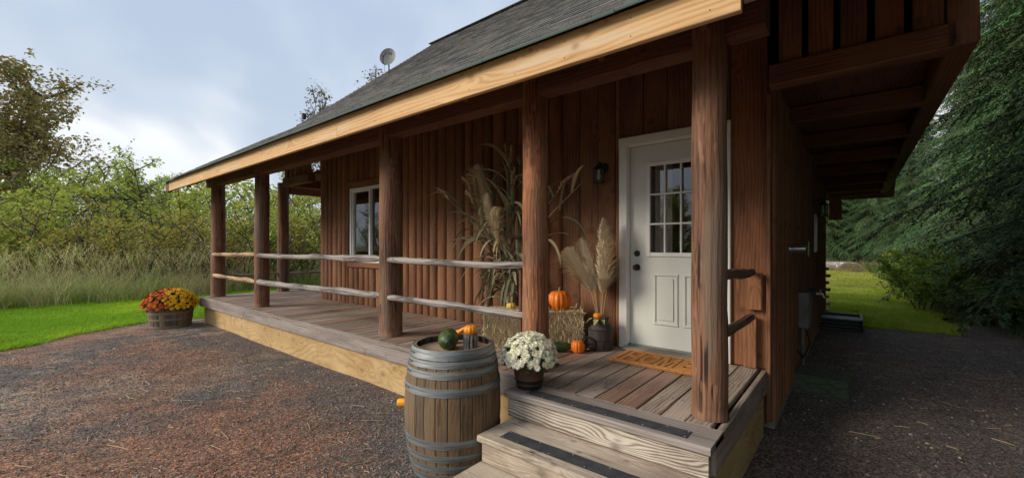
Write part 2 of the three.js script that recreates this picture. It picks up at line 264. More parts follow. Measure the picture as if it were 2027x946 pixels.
// roof section as functions of z (top surface of the decking)
const EZ = -2.17, EY = 2.83, KZ = -4.05, KY = EY + (EZ - KZ) * .65, RZ = -7.95, RY = KY + (KZ - RZ) * .835;
const door = { x0: -1.785, x1: -.945, y0: DK + .035, y1: 2.55 }, win = { x0: -7.08, x1: -5.9, y0: 1.26, y1: 2.58 };
{ // solid walls behind the boards, with real openings
  const w = [], z0 = ZF - .12, z1 = ZF - .02;
  const B = (a, b, c, d) => w.push(box(a, b, c, d, z0, z1, .001));
  B(XL + .1, win.x0, .05, 3.9); B(win.x0, win.x1, .05, win.y0); B(win.x0, win.x1, win.y1, 3.9); B(win.x1, door.x0, .05, 3.9); B(door.x0, door.x1, door.y1, 3.9); B(door.x0, door.x1, .05, door.y0); B(door.x1, XR - .1, .05, 3.9);
  const fw = part('front_wall', w, M.sidings[2], cabin);
  const gable = (x) => { const s = new THREE.Shape(); s.moveTo(-ZF, .05); s.lineTo(-ZF, 3.95); s.lineTo(-RZ, RY - .16); s.lineTo(-ZB, 3.95); s.lineTo(-ZB, .05); const g = new THREE.ExtrudeGeometry(s, { depth: .1, bevelEnabled: false }); g.rotateY(Math.PI / 2); g.translate(x, 0, 0); return clean(g); };
  const sw = part('side_wall', gable(XR - .11), M.sidings2[1], cabin);
  part('side_wall', gable(XL + .01), M.sidings2[1], cabin);
  part('back_wall', box(XL + .12, XR - .12, .05, 3.9, ZB, ZB + .1), M.sidings2[1], cabin);
  part('floor', box(XL + .12, XR - .12, .40, .5, ZB + .11, ZF - .13), M.inside, cabin);
  part('partition', box(XL + .12, XR - .12, .505, 3.6, ZF - 3.2, ZF - 3.1), M.inside, cabin);
  part('ceiling', box(XL + .12, XR - .12, 2.96, 3.06, ZB + .11, ZF - .13), M.inside, cabin);
  // front boards: narrow half-round slabs on the left, broad ones near the door
  const R = rng(12); let x = XL, i = 0; const geos = {};
  const board = (xa, xb, y0, y1, flat) => {
    const wd = xb - xa - .008, key = wd.toFixed(2) + (y1 - y0).toFixed(2) + flat + (i % 3);
    const g = geos[key] ||= (() => { const q = prism(slab(wd, flat ? .03 : .045, flat ? .012 : .04 + R() * .012), y1 - y0, .8, R() * 3, R()); q.rotateZ(Math.PI / 2); return q; })();
    part('wall_board', g, M.sidings[Math.floor(R() * 4)], fw, [(xa + xb) / 2, (y0 + y1) / 2, ZF + .003 + (flat ? 0 : .003) + (i % 2) * .004]); i++;
  };
  while (x < XR - .05) {
    const nearDoor = x > -2.6, w0 = [.15, .17, .19, .21][Math.floor(R() * 4)] + (nearDoor ? .05 : 0); let xe = Math.min(x + w0, XR); if (XR - xe < .09) xe = XR;
    const inW = x < win.x1 + .08 && xe > win.x0 - .06, inD = x < door.x1 + .02 && xe > door.x0 - .02, top = 3.75;
    if (inW) {
      if (x < win.x0 - .07) xe = win.x0 - .065; else if (xe > win.x1 + .07 && x < win.x1) xe = win.x1 + .07;
      if (x >= win.x0 - .07) { board(x, xe, DK + .003, win.y0 - .1, false); board(x, xe, win.y1 + .13, top, false); } else board(x, xe, DK + .003, top, false);
    } else if (inD) {
      if (x < door.x0 - .1) { xe = door.x0 - .1; board(x, xe, DK + .003, top, true); }
      else { if (xe > door.x1 + .09) xe = door.x1 + .09; board(x, xe, door.y1 + .1, top, true); }
    } else board(x, xe, DK + .003, top, nearDoor);
    x = xe;
  }
  part('corner_board', box(XR - .004, XR + .03, .1, 2.8, ZF - .02, ZF + .07, .006, 'y', .3, .4), M.sidings[2], cabin);
  // side boards: narrow, close set
  const R2 = rng(13); const sg = [.11, .13, .15].map((wd, k) => { const q = prism(slab(wd, .04, .032), 2.86, .8, k * .9, k * .3); q.rotateZ(Math.PI / 2); q.rotateY(Math.PI / 2); return q; });
  let z = ZF - .03; while (z > ZB + .1) { const k = Math.floor(R2() * 3), wd = [.11, .13, .15][k]; part('wall_board', sg[k], M.sidings2[Math.floor(R2() * 3)], sw, [XR + .012 + (R2() < .5 ? .006 : 0), 1.51, z - wd / 2]); z -= wd + .012; }
  part('footing', box(XR - .1, XR + .035, -.1, .085, ZB, ZF - .1, .01, 'z'), M.concrete, cabin);
}
{ // door
  const z = ZF - .015, d = door, g = new THREE.Group(); g.name = 'door'; cabin.add(g);
  const gx0 = -1.59, gx1 = -1.13, gy0 = 1.475, gy1 = 2.35;
  part('door_slab', [box(d.x0, gx0, d.y0, d.y1, z - .045, z, .002), box(gx1, d.x1, d.y0, d.y1, z - .045, z, .002), box(gx0, gx1, d.y0, gy0, z - .045, z, .001), box(gx0, gx1, gy1, d.y1, z - .045, z, .001)], M.doorPaint, g);
  const fr = .03; part('glazing_frame', [box(gx0 - fr, gx0 + .012, gy0 - fr, gy1 + fr, z + .001, z + .016, .005, 'y'), box(gx1 - .012, gx1 + fr, gy0 - fr, gy1 + fr, z + .001, z + .016, .005, 'y'), box(gx0 + .012, gx1 - .012, gy0 - fr, gy0 + .012, z + .001, z + .0155, .005), box(gx0 + .012, gx1 - .012, gy1 - .012, gy1 + fr, z + .001, z + .0155, .005)], M.white, g);
  for (let i = 1; i < 3; i++) { const x = mix(gx0, gx1, i / 3), y = mix(gy0, gy1, i / 3); part('muntin', box(x - .009, x + .009, gy0 + .012, gy1 - .012, z - .012, z + .012, .004, 'y'), M.white, g); part('muntin', box(gx0 + .012, gx1 - .012, y - .009, y + .009, z - .0125, z + .0115, .004), M.white, g); }
  const pg = new THREE.PlaneGeometry((gx1 - gx0) / 3, (gy1 - gy0) / 3); for (let i = 0; i < 3; i++) for (let j = 0; j < 3; j++) part('pane', pg, M.glass, g, [mix(gx0, gx1, (i + .5) / 3), mix(gy0, gy1, (j + .5) / 3), z - .02]);
  for (const x of [-1.545, -1.345 + .085]) { // raised panels: a recessed moulding round a raised field
    const w = .235, y0 = .78, y1 = 1.28; const f = part('raised_panel', [box(x, x + w, y0, y0 + .022, z, z + .012, .005), box(x, x + w, y1 - .022, y1, z, z + .012, .005), box(x, x + .022, y0 + .022, y1 - .022, z, z + .0118, .005, 'y'), box(x + w - .022, x + w, y0 + .022, y1 - .022, z, z + .0118, .005, 'y'), box(x + .045, x + w - .045, y0 + .045, y1 - .045, z - .002, z + .009, .008)], M.doorPaint, g);
  }
  const knob = lathe([[0, .062], [.018, .06], [.027, .05], [.029, .042], [.02, .028], [.012, .022], [.012, .008], [.033, .007], [.034, 0], [0, 0]], 24); knob.rotateX(Math.PI / 2);
  part('door_knob', knob, M.black, g, [d.x0 + .068, 1.335, z]);
  const db = lathe([[0, .022], [.02, .022], [.028, .016], [.031, 0], [0, 0]], 24); db.rotateX(Math.PI / 2); part('deadbolt', db, M.black, g, [d.x0 + .068, 1.475, z]);
  const cw = .1, cz0 = ZF + .012, cz1 = ZF + .055;
  part('door_casing', [box(d.x0 - cw, d.x0 - .012, DK + .004, d.y1 + .012, cz0, cz1, .006, 'y'), box(d.x1 + .012, d.x1 + cw, DK + .004, d.y1 + .012, cz0, cz1, .006, 'y'), box(d.x0 - cw, d.x1 + cw, d.y1 + .0125, d.y1 + cw, cz0, cz1 + .002, .006)], M.white, cabin);
  part('door_jamb', [box(d.x0 - .02, d.x0 - .003, d.y0 + .01, d.y1 + .003, ZF - .1, cz1 - .02, .002, 'y'), box(d.x1 + .003, d.x1 + .02, d.y0 + .01, d.y1 + .003, ZF - .1, cz1 - .02, .002, 'y'), box(d.x0 - .003, d.x1 + .003, d.y1 + .004, d.y1 + .02, ZF - .1, cz1 - .021, .002)], M.white, cabin);
  part('threshold', [box(d.x0 - .02, d.x1 + .02, DK + .002, DK + .028, ZF - .1, ZF + .16, .006), box(d.x0, d.x1, DK + .028, DK + .04, ZF - .06, ZF + .03, .004)], M.concrete, cabin);
  // curtain hanging inside the door glass
  const cg = new THREE.PlaneGeometry(.34, 1.15, 40, 4), p = cg.attributes.position; for (let i = 0; i < p.count; i++) { const x = p.getX(i); p.setZ(i, .022 * Math.sin(x * 62) + .012 * Math.sin(x * 23 + 1)); } cg.computeVertexNormals();
  part('curtain', cg, M.curtain, cabin, [-1.60, 1.9, z - .16]);
}
{ // sliding window
  const w = win, z = ZF + .02, g = new THREE.Group(); g.name = 'window'; cabin.add(g); const f = .045, xm = w.x0 + .6;
  part('window_frame', [box(w.x0, w.x0 + f, w.y0, w.y1, z - .07, z + .035, .005, 'y'), box(w.x1 - f, w.x1, w.y0, w.y1, z - .07, z + .035, .005, 'y'), box(w.x0 + f, w.x1 - f, w.y0, w.y0 + f, z - .07, z + .034, .005), box(w.x0 + f, w.x1 - f, w.y1 - f, w.y1, z - .07, z + .034, .005)], M.vinyl, g);
  part('sash', [box(w.x0 + f, w.x0 + f + .03, w.y0 + f, w.y1 - f, z - .04, z + .01, .004, 'y'), box(xm - .02, xm + .02, w.y0 + f, w.y1 - f, z - .04, z + .014, .004, 'y'), box(w.x0 + f + .03, xm - .02, w.y0 + f, w.y0 + f + .03, z - .04, z + .009, .004), box(w.x0 + f + .03, xm - .02, w.y1 - f - .03, w.y1 - f, z - .04, z + .009, .004)], M.vinyl, g);
  part('pane', new THREE.PlaneGeometry(xm - w.x0 - .1, w.y1 - w.y0 - .13), M.glass, g, [(w.x0 + xm) / 2 + .02, (w.y0 + w.y1) / 2, z - .02]);
  part('pane', new THREE.PlaneGeometry(w.x1 - xm - .05, w.y1 - w.y0 - .09), M.glass, g, [(w.x1 + xm) / 2 - .01, (w.y0 + w.y1) / 2, z - .035]);
  part('window_trim', box(w.x0 - .06, w.x1 + .06, w.y1 + .012, w.y1 + .125, ZF + .012, ZF + .055, .008, 'x', .6), M.sidings[1], cabin);
  part('window_sill', box(w.x0 - .06, w.x1 + .06, w.y0 - .09, w.y0 - .004, ZF + .012, ZF + .065, .008, 'x', 1.4), M.sidings[1], cabin);
}
{ // upper floor overhanging both side walls: joists, soffit boards, front screen of spaced boards
  const joist = box(0, 1.02, 0, .17, -.07, .07, .012, 'x', .4, .2), zs = [-3.93, -5.25, -6.65, -8.05, -9.5, -11.05, -12.5, -13.6];
  for (const s of [0, 1]) {
    const xa = s ? XR + .04 : XL - 1.1;
    for (const z of zs) part('joist', joist, z > -4 ? M.sidings[2] : M.beam, cabin, [xa, 2.81, z]);
    part('soffit', box(s ? XR + .02 : XL - 1.14, s ? .6 : XL - .02, 2.99, 3.03, -13.7, -4.02, .004, 'z'), M.beam, cabin);
    part('edge_beam', box(s ? .46 : XL - 1.24, s ? .6 : XL - 1.1, 2.82, 2.985, -13.7, -3.86, .012, 'z', .7, .6), M.beam, cabin);
    const n = 5, w = .15; for (let k = 0; k < n; k++) { const x = xa + .06 + k * (.96 / n); part('screen_board', box(x, x + w, 2.985, 3.72, -3.93 - .02, -3.93 + .02, .005, 'y', k * .37, k * .21), M.sidings[k % 4], cabin); }
    part('screen_board', box(s ? .46 : XL - 1.24, s ? .605 : XL - 1.1, 2.99, 3.72, -3.96, -3.9, .005, 'y', 1.1, .3), M.sidings[2], cabin);
  }
  const sh = new THREE.Shape(); sh.moveTo(4.1, 3.04); sh.lineTo(4.1, 3.9); sh.lineTo(-RZ, RY - .17); sh.lineTo(11.8, 3.9); sh.lineTo(11.8, 3.04); const gg = new THREE.ExtrudeGeometry(sh, { depth: .06, bevelEnabled: false }); gg.rotateY(Math.PI / 2); gg.translate(.44, 0, 0); part('gable', clean(gg), M.sidings2[0], cabin);
  part('back_screen', box(XR + .05, XR + .3, 2.2, 2.8, -13.35, -13.3, .006, 'y'), M.sidings2[1], cabin);
}
{ // roof: decking, shingles laid course by course, eaves boards
  const top = (z) => z > KZ ? EY + (EZ - z) * .65 : z > RZ ? KY + (KZ - z) * .835 : z > 2 * RZ - KZ ? RY - (RZ - z) * .835 : KY - (2 * RZ - KZ - z) * .65;
  const slabGeo = (x0, x1, zs) => { const pr = [...zs.map(z => [top(z), z]), ...zs.slice().reverse().map(z => [top(z) - .1, z])]; const P = [], q = zs.length * 2; const g = []; // closed section extruded along x
    for (let i = 0; i < q; i++) { const a = pr[i], b = pr[(i + 1) % q]; for (const v of [[x0, a], [x1, a], [x1, b], [x0, a], [x1, b], [x0, b]]) P.push(v[0], v[1][0], v[1][1]); }
    for (const x of [x0, x1]) for (let i = 0; i < zs.length - 1; i++) { const a = pr[i], b = pr[i + 1], c = pr[q - 2 - i], d = pr[q - 1 - i]; for (const v of [a, b, c, a, c, d]) P.push(x, v[0], v[1]); }
    const r = new THREE.BufferGeometry(); r.setAttribute('position', new THREE.Float32BufferAttribute(P, 3)); r.setAttribute('uv', new THREE.Float32BufferAttribute(new Float32Array(P.length / 3 * 2).map((_, i) => i % 2 ? P[(i >> 1) * 3 + 2] : P[(i >> 1) * 3]), 2)); r.computeVertexNormals(); return r; };
  const roof = part('roof', [slabGeo(-9.4, .72, [KZ, RZ, 2 * RZ - KZ, 2 * RZ - EZ]), slabGeo(-10.74, .72, [EZ - .05, KZ])], M.beam, cabin);
  const shing = mottled(601, [.06, .062, .066], [.15, .15, .15], .6, 6, { rough: 1, grain: .9, bump: .002 });
  const shs = tints(shing, [[1, 1, 1], [.66, .67, .7], [1.45, 1.4, 1.34], [1.1, 1.12, 1.06]]), rest = [[], [], [], []], near = [];
  const tab = (w, l) => { const g = box(-w / 2, w / 2, -.008, .008, -l / 2, l / 2, .002); return g; };
  const R = rng(61), exp = .142; const tg = [.24, .30, .34].map(w => tab(w - .006, .2));
  const course = (z0, z1, x0, x1) => {
    const dy = top(z1) - top(z0), dz = z1 - z0, L = Math.hypot(dy, dz), n = Math.floor(L / exp), an = Math.atan2(dy, -dz);
    for (let c = 0; c < n; c++) { let x = x0 - R() * .2; const t = (c + .62) / n, y = mix(top(z0), top(z1), t), z = mix(z0, z1, t);
      while (x < x1) { const k = Math.floor(R() * 3), w = [.24, .30, .34][k]; const xc = Math.min(Math.max(x + w / 2, x0 + w / 2 - .02), x1 - w / 2 + .02); near.push([k, xc, y + .016 + R() * .005, z, an - .085 + (R() - .5) * .016, Math.floor(R() * 4), (R() - .5) * .02]); x += w; } }
  };
  course(EZ, KZ, -10.76, .74); course(KZ, RZ, -9.42, .74);
  near.forEach(s => { const a = s[1], b = s[3]; s.d = Math.hypot(a, s[2] - 1.55, b) / (a > -.6 ? .5 : 1); s.see = s[1] < .0; });
  const order = near.filter(s => s[1] < -.75).sort((p, q) => p.d - q.d), pick = new Set(order.slice(0, 290));
  for (const s of near) { const pos = [s[1], s[2], s[3]], rot = [s[4], s[6], 0];
    if (pick.has(s)) { const m = part('shingle', tg[s[0]], shs[s[5]], roof, pos); m.rotation.set(...rot); } else rest[s[5]].push(tf(tg[s[0]].clone(), pos, rot)); }
  rest.forEach((l, i) => { const m = part('shingle_courses', mergeGeometries(l), shs[i], roof); m.userData.kind = 'stuff'; });
  // green edged starter course, in lengths
  const edge = plain(.115, .175, .165, .8), eg = box(-.485, .485, -.004, .012, -.03, .05, .002);
  for (let x = -10.27; x < .7; x += .975) { const m = part('starter_strip', eg, edge, roof, [x, EY + .006 + (R() - .5) * .004, EZ + .018]); m.rotation.x = .5; m.rotation.z = (R() - .5) * .004; }
  for (let x = -9.3; x < .7; x += .33) { const m = part('ridge_cap', box(-.16, .16, -.006, .006, -.13, .13, .002), shs[Math.floor(R() * 4)], roof, [x, RY + .012, RZ]); }
  // eaves boards
  const fz0 = EZ - .047, fz1 = EZ - .007, fy0 = 2.64, fy1 = EY + .004;
  const cuts = [-10.55, -7.6, -4.05, -.41]; for (let i = 0; i < 3; i++) part('fascia', box(cuts[i] + .002, cuts[i + 1] - .002, fy0, fy1, fz0, fz1, .004, 'x', i * 1.7, i * .33), M.fascia, cabin);
  { const nl = []; for (let x = -10.3; x < -.5; x += .406) for (const y of [fy0 + .045, fy1 - .05]) nl.push(tf(clean(new THREE.CylinderGeometry(.003, .003, .003, 8)), [x + hash(Math.round(x * 99), 1, 2) * .03, y, fz1 + .001], [Math.PI / 2, 0, 0])); part('fascia_nails', nl, M.iron, cabin); }
  const fe = part('fascia', box(-.405, .05, fy0 + .05, fy1, fz0 - .02, fz1 - .02, .004, 'x', .9, .4), M.step, cabin); part('fascia', box(.052, .72, fy0 + .045, fy1, fz0 - .01, fz1 - .01, .004, 'x', 2.9, .1), M.fascia, cabin);
  const r1 = Math.atan(.65), L1 = (EZ - KZ) / Math.cos(r1);
  const rake = (x, z0, z1, m) => { const a = Math.atan2(top(z1) - top(z0), z0 - z1), L = Math.hypot(top(z1) - top(z0), z0 - z1); part('rake_board', tf(plank(L - .01, .2, .04, .005, x, .2), [x, (top(z0) + top(z1)) / 2 - .125, (z0 + z1) / 2], [0, Math.PI / 2, a]), m, cabin); };
  rake(-10.70, EZ - .08, KZ, M.beam); rake(-9.38, KZ - .02, RZ + .02, M.beam); rake(.70, EZ - .08, KZ, M.beam); rake(.70, KZ - .02, RZ + .02, M.beam); rake(.70, RZ - .02, 2 * RZ - KZ, M.beam);
  part('fascia_end_block', box(-10.76, -10.554, fy0 - .015, fy1 + .003, fz0 - .02, fz1 + .006, .006, 'x', .2, .3), M.sidings[2], cabin);
}
// ---------------------------------------------------------------- porch
const porch = thing('porch', 'long raised porch with log posts, pole rails and grey plank deck', 'porch');
{
  const R = rng(21), H = .035, mk = (L, k) => box(-.0695, .0695, -H, 0, -L / 2, L / 2, .004, 'z', k * .77, k * .31);
  const ga = [0, 1, 2, 3, 4].map(k => mk(1.385, k)), gb = [0, 1, 2, 3, 4].map(k => mk(1.48, k + 5)), gc = [0, 1, 2].map(k => mk(2.6, k + 10));
  let x = -10.28 + .07; const P = .1485;
  while (x < XR) {
    const land = x > -1.97 + .05, k = Math.floor(R() * 5), last = XR - x < .08;
    if (x < -.62) { const m = part('deck_board', land ? gb[k] : ga[k], M.decks[k === 3 && R() < .5 ? 3 : Math.floor(R() * 5)], porch, [x, DK + (R() - .5) * .004, land ? (-2.575 - 4.055) / 2 : (-2.672 - 4.055) / 2]); m.rotation.y = (R() - .5) * .003; }
    if (x < XL - .05) part('deck_board', gc[k % 3], M.decks[Math.floor(R() * 3)], porch, [x, DK + (R() - .5) * .003, -5.36]);
    x += P;
  }
  const rims = [[-10.30, -6.93], [-6.926, -3.3], [-3.296, -1.96]]; rims.forEach(([a, b], i) => part('rim_board', box(a, b, .34, DK + .002, -2.665, -2.62, .006, 'x', i * 1.3, i * .2), M.rim, porch));
  part('rim_board', box(-10.345, -10.302, .34, DK + .002, -6.7, -2.625, .006, 'z', .4, .1), M.rim, porch);
  const pl = [[-10.22, -7.95], [-7.945, -5.5], [-5.495, -3.06], [-3.055, -1.99]]; pl.forEach(([a, b], i) => part('skirt_panel', box(a, b, -.12, .338, -2.70, -2.682, .002, 'x', i * .9, i * .41), M.ply, porch));
  part('skirt_panel', box(-10.26, -10.242, -.12, .338, -6.7, -2.705, .002, 'z'), M.ply, porch);
  part('skirt_panel', box(XR - .035, XR - .017, -.12, .33, -4.0, -2.38, .002, 'z', .5, .5), M.ply, porch);
  part('rim_board', box(XR - .04, XR, .335, DK - .004, -4.05, -2.40, .006, 'z', 1.1, .4), M.deck, porch);
  for (const z of [-2.9, -3.45, -4.0]) part('floor_joist', box(-10.2, XR - .06, .33, .482, z - .02, z + .02, .004), M.beam, porch);
  { const nl = []; for (let x = -10.2; x < -2; x += .30) for (const y of [.39, .47]) nl.push(tf(clean(new THREE.CylinderGeometry(.005, .005, .003, 8)), [x + hash(Math.round(x * 99), 3, 2) * .05, y, -2.6195], [Math.PI / 2, 0, 0])); part('rim_nails', nl, M.iron, porch);
    const dn = []; for (let x = -10.21; x < -.62; x += P) for (const z of [-2.9, -3.45, -4.0]) for (const o of [-.04, .04]) dn.push(tf(clean(new THREE.CylinderGeometry(.004, .004, .002, 6)), [x + o, DK + .0025, z + (R() - .5) * .02])); part('deck_screws', dn, M.iron, porch); }
  // log posts
  const post = (x, z, r, y1, seed, mat, parent = porch) => {
    const S = 34, pts = []; for (let i = 0; i <= S; i++) pts.push([x + (vn(i * .22, seed, 3) - .5) * .008, mix(DK + .002, y1, i / S), z + (vn(i * .22, seed + 9, 3) - .5) * .008]);
    const chk = 2.2 + vn(seed, 1, 4) * 4;
    return part('post', limb(pts, (t, a) => { let d = Math.abs(((a - chk - t * .3 + 9.42) % 6.2832) - 3.1416); return r * (1.04 - .07 * t + .035 * (fbm(Math.cos(a) * 1.3 + seed, Math.sin(a) * 1.3 + t * 7, seed, 3) - .5) - .09 * ss(.11, .0, d) * ss(.2, .6, vn(t * 6, seed, 8)) + .05 * ss(.78, .95, vn(a * 1.6, t * 13, seed + 5))); }, 40, { caps: true, uo: seed * .7, vo: seed * .13, girth: r }), mat, parent);
  };
  const BY = 2.78;
  const pR = post(-.69, -2.74, .099, BY + .2, 3, M.posts[0]), pM = post(-2.07, -2.85, .108, BY + .2, 5, M.posts[1]), p3 = post(-4.18, -2.9, .128, BY + .2, 8, M.posts[0]), p4 = post(-7.85, -2.88, .112, BY + .2, 11, M.posts[2]), p5 = post(-10.14, -2.9, .125, BY + .2, 14, M.posts[2]), pB = post(-10.13, -4.16, .12, BY + .2, 17, M.posts[3]);
  // beams over the posts
  const bm = [[-10.66, -7.95, -2.9], [-7.78, -4.27, -2.9], [-4.1, -2.16, -2.88], [-1.98, -.78, -2.83], [-.6, -.39, -2.80]];
  bm.forEach(([a, b, z], i) => part('beam', box(a, b, BY - (i % 2) * .012, BY + .3, z - .08, z + .08, .016, 'x', i * .8, i * .3), M.beam, porch));
  part('beam', box(-10.22, -10.04, BY - .03, BY + .13, -6.6, -4.28, .014, 'z', .8, .4), M.beam, porch);
  for (let k = 0; k < 10; k++) part('screen_board', box(-10.15, -10.11, BY + .13, BY + .62, -4.42 - k * .215, -4.27 - k * .215, .008, 'y', k * .4, k * .2), M.sidings[k % 4], porch);
  for (let x = -10.4; x < .3; x += .61) part('rafter', tf(plank(1.9, .14, .045, .004, x), [x, 3.30, -3.2], [0, Math.PI / 2, Math.atan(.65)]), M.beam, porch);
  // pole rails
  const rail = (a, b, r, seed, mat) => { const S = 26, pts = []; for (let i = 0; i <= S; i++) { const t = i / S; pts.push([mix(a[0], b[0], t) + (vn(t * 4, seed, 1) - .5) * .01, mix(a[1], b[1], t) + (vn(t * 5, seed, 2) - .5) * .014, mix(a[2], b[2], t) + (vn(t * 5, seed, 3) - .5) * .014]); }
    part('rail', limb(pts, (t, an) => r * (.82 + .3 * vn(t * 9, seed, 5) + .25 * (vn(an * 1.5, t * 22, seed) - .5)) * (.5 + .5 * ss(0, .05, Math.min(t, 1 - t))), 14, { caps: true, uo: seed * .6, girth: r }), mat, porch); };
  rail([-10.08, 1.385, -2.79], [-7.86, 1.40, -2.79], .036, 1, M.railNew); rail([-10.08, .965, -2.79], [-7.86, .95, -2.79], .038, 2, M.railNew);
  rail([-7.86, 1.385, -2.80], [-4.19, 1.405, -2.80], .04, 3, M.rail); rail([-7.86, .945, -2.80], [-4.19, .98, -2.80], .044, 4, M.rail);
  rail([-4.18, 1.385, -2.82], [-2.1, 1.385, -2.80], .034, 5, M.rail); rail([-4.18, .975, -2.82], [-2.1, .965, -2.80], .034, 6, M.rail);
  rail([-10.13, .93, -4.1], [-10.13, .9, -6.4], .03, 7, M.rail); rail([-10.13, .93, -2.95], [-10.13, .93, -4.1], .03, 8, M.rail);
  rail([-.66, 1.365, -2.8], [-.655, 1.33, -3.97], .034, 9, M.posts[2]); rail([-.66, 1.0, -2.8], [-.655, .975, -3.9], .034, 10, M.posts[2]);
  part('rail_plate', box(-.72, -.60, 1.02, 1.33, -4.045, -4.01, .008, 'y', .4), M.sidings[1], porch); part('rail_plate', box(-.74, -.64, .53, .96, -4.045, -4.012, .008, 'y', 1.4), M.sidings[1], porch);
  part('rail_plate', box(-2.21, -2.185, .53, 1.36, -2.84, -2.8, .004, 'y'), M.beam, porch);
}
// ---------------------------------------------------------------- steps
const steps = thing('porch_steps', 'weathered wooden steps with black grip strips below the front door', 'steps', [-1.25, 0, -2.3]);
{
  const X0 = -.69, X1 = .68, tr = (name, x0, x1, y0, y1, z0, z1, m, u, v) => part(name, box(x0, x1, y0, y1, z0, z1, .008, 'x', u, v), m, steps);
  const top = tr('tread', X0, X1, DK - .04, DK + .003, -.265, .01, M.rim, .5, .3); top.userData.label = 'greyed top tread level with the deck';
  tr('riser', X0 + .02, X1 - .015, .345, .472, -.05, -.012, M.step, .35, .52);
  tr('tread', X0 + .06, X1 + .05, .298, .34, -.06, .35, M.tread, .2, .1);
  tr('riser', X0 + .08, X1 + .03, .165, .297, .285, .323, M.tread, 1.1, .15);
  tr('tread', X0 + .06, X1 + .05, .118, .16, .28, .69, M.tread, 1.3, .45);
  tr('riser', X0 + .08, X1 + .03, -.06, .117, .62, .66, M.step, .7, .3);
  for (const x of [X0 + .1, 0, X1 - .06]) part('stringer', [box(x, x + .04, -.06, .117, -.04, .6, .003, 'z'), box(x, x + .04, .162, .297, -.04, .28, .003, 'z')], M.tread, steps);
  const strip = (x0, x1, y, z0, z1) => { const s = part('grip_strip', box(x0, x1, y, y + .003, z0, z1, .001), M.grip, steps), sc = []; const n = 9; for (let i = 0; i <= n; i++) for (const z of [z0 + .014, z1 - .014]) { if (i > 0 && i < n && (i + (z > z0 + .02 ? 1 : 0)) % 2) continue; sc.push(tf(clean(new THREE.CylinderGeometry(.0042, .0042, .002, 8)), [mix(x0 + .014, x1 - .014, i / n), y + .0035, z])); } part('screws', sc, M.screw, s); };
  strip(X0 + .16, X1 - .13, DK + .0035, -.135, -.035); strip(X0 + .19, X1 - .1, .3405, .17, .275);
}
// ---------------------------------------------------------------- plants
const vcol = (r, g, b, rough = .9, tr = 0) => { const m = tr ? new THREE.MeshPhysicalMaterial({ roughness: rough, transmission: tr, thickness: 0, side: THREE.DoubleSide }) : new THREE.MeshStandardMaterial({ roughness: rough, side: THREE.DoubleSide }); m.color.setRGB(r, g, b); return m; };
M.leaf = vcol(1, 1, 1, .85, .4); M.leaf.specularIntensity = .35; M.leafPlain = vcol(1, 1, 1, .8); M.bark = mottled(701, [.05, .04, .03], [.13, .11, .09], .5, 6); M.barkFir = mottled(702, [.04, .028, .02], [.09, .065, .05], .6, 6);
function geo(P, I, U) { const g = new THREE.BufferGeometry(); g.setAttribute('position', new THREE.Float32BufferAttribute(P, 3)); g.setAttribute('uv', new THREE.Float32BufferAttribute(U || new Float32Array(P.length / 3 * 2), 2)); g.setIndex(I); g.computeVertexNormals(); return g; }
const leafGeo = geo([0, 0, 0, -.32, .12, .5, 0, 0, .45, .32, .12, .5, 0, -.1, 1], [0, 2, 1, 1, 2, 4, 0, 3, 2, 3, 4, 2]);
const V3 = (x, y, z) => new THREE.Vector3(x, y, z), UP = V3(0, 1, 0);
const randQ = R => new THREE.Quaternion().setFromEuler(new THREE.Euler((R() - .5) * 2.4, R() * 6.283, (R() - .5) * 2.4));
function curve(p, d, L, bend, R, n = 6) { const out = [p.clone()]; d = d.clone().normalize(); let q = p.clone(); for (let i = 1; i <= n; i++) { d.add(V3((R() - .5) * .3, bend / n, (R() - .5) * .3)).normalize(); q = q.clone().addScaledVector(d, L / n); out.push(q); } return out; }
const arr = v => v.map(p => [p.x, p.y, p.z]);
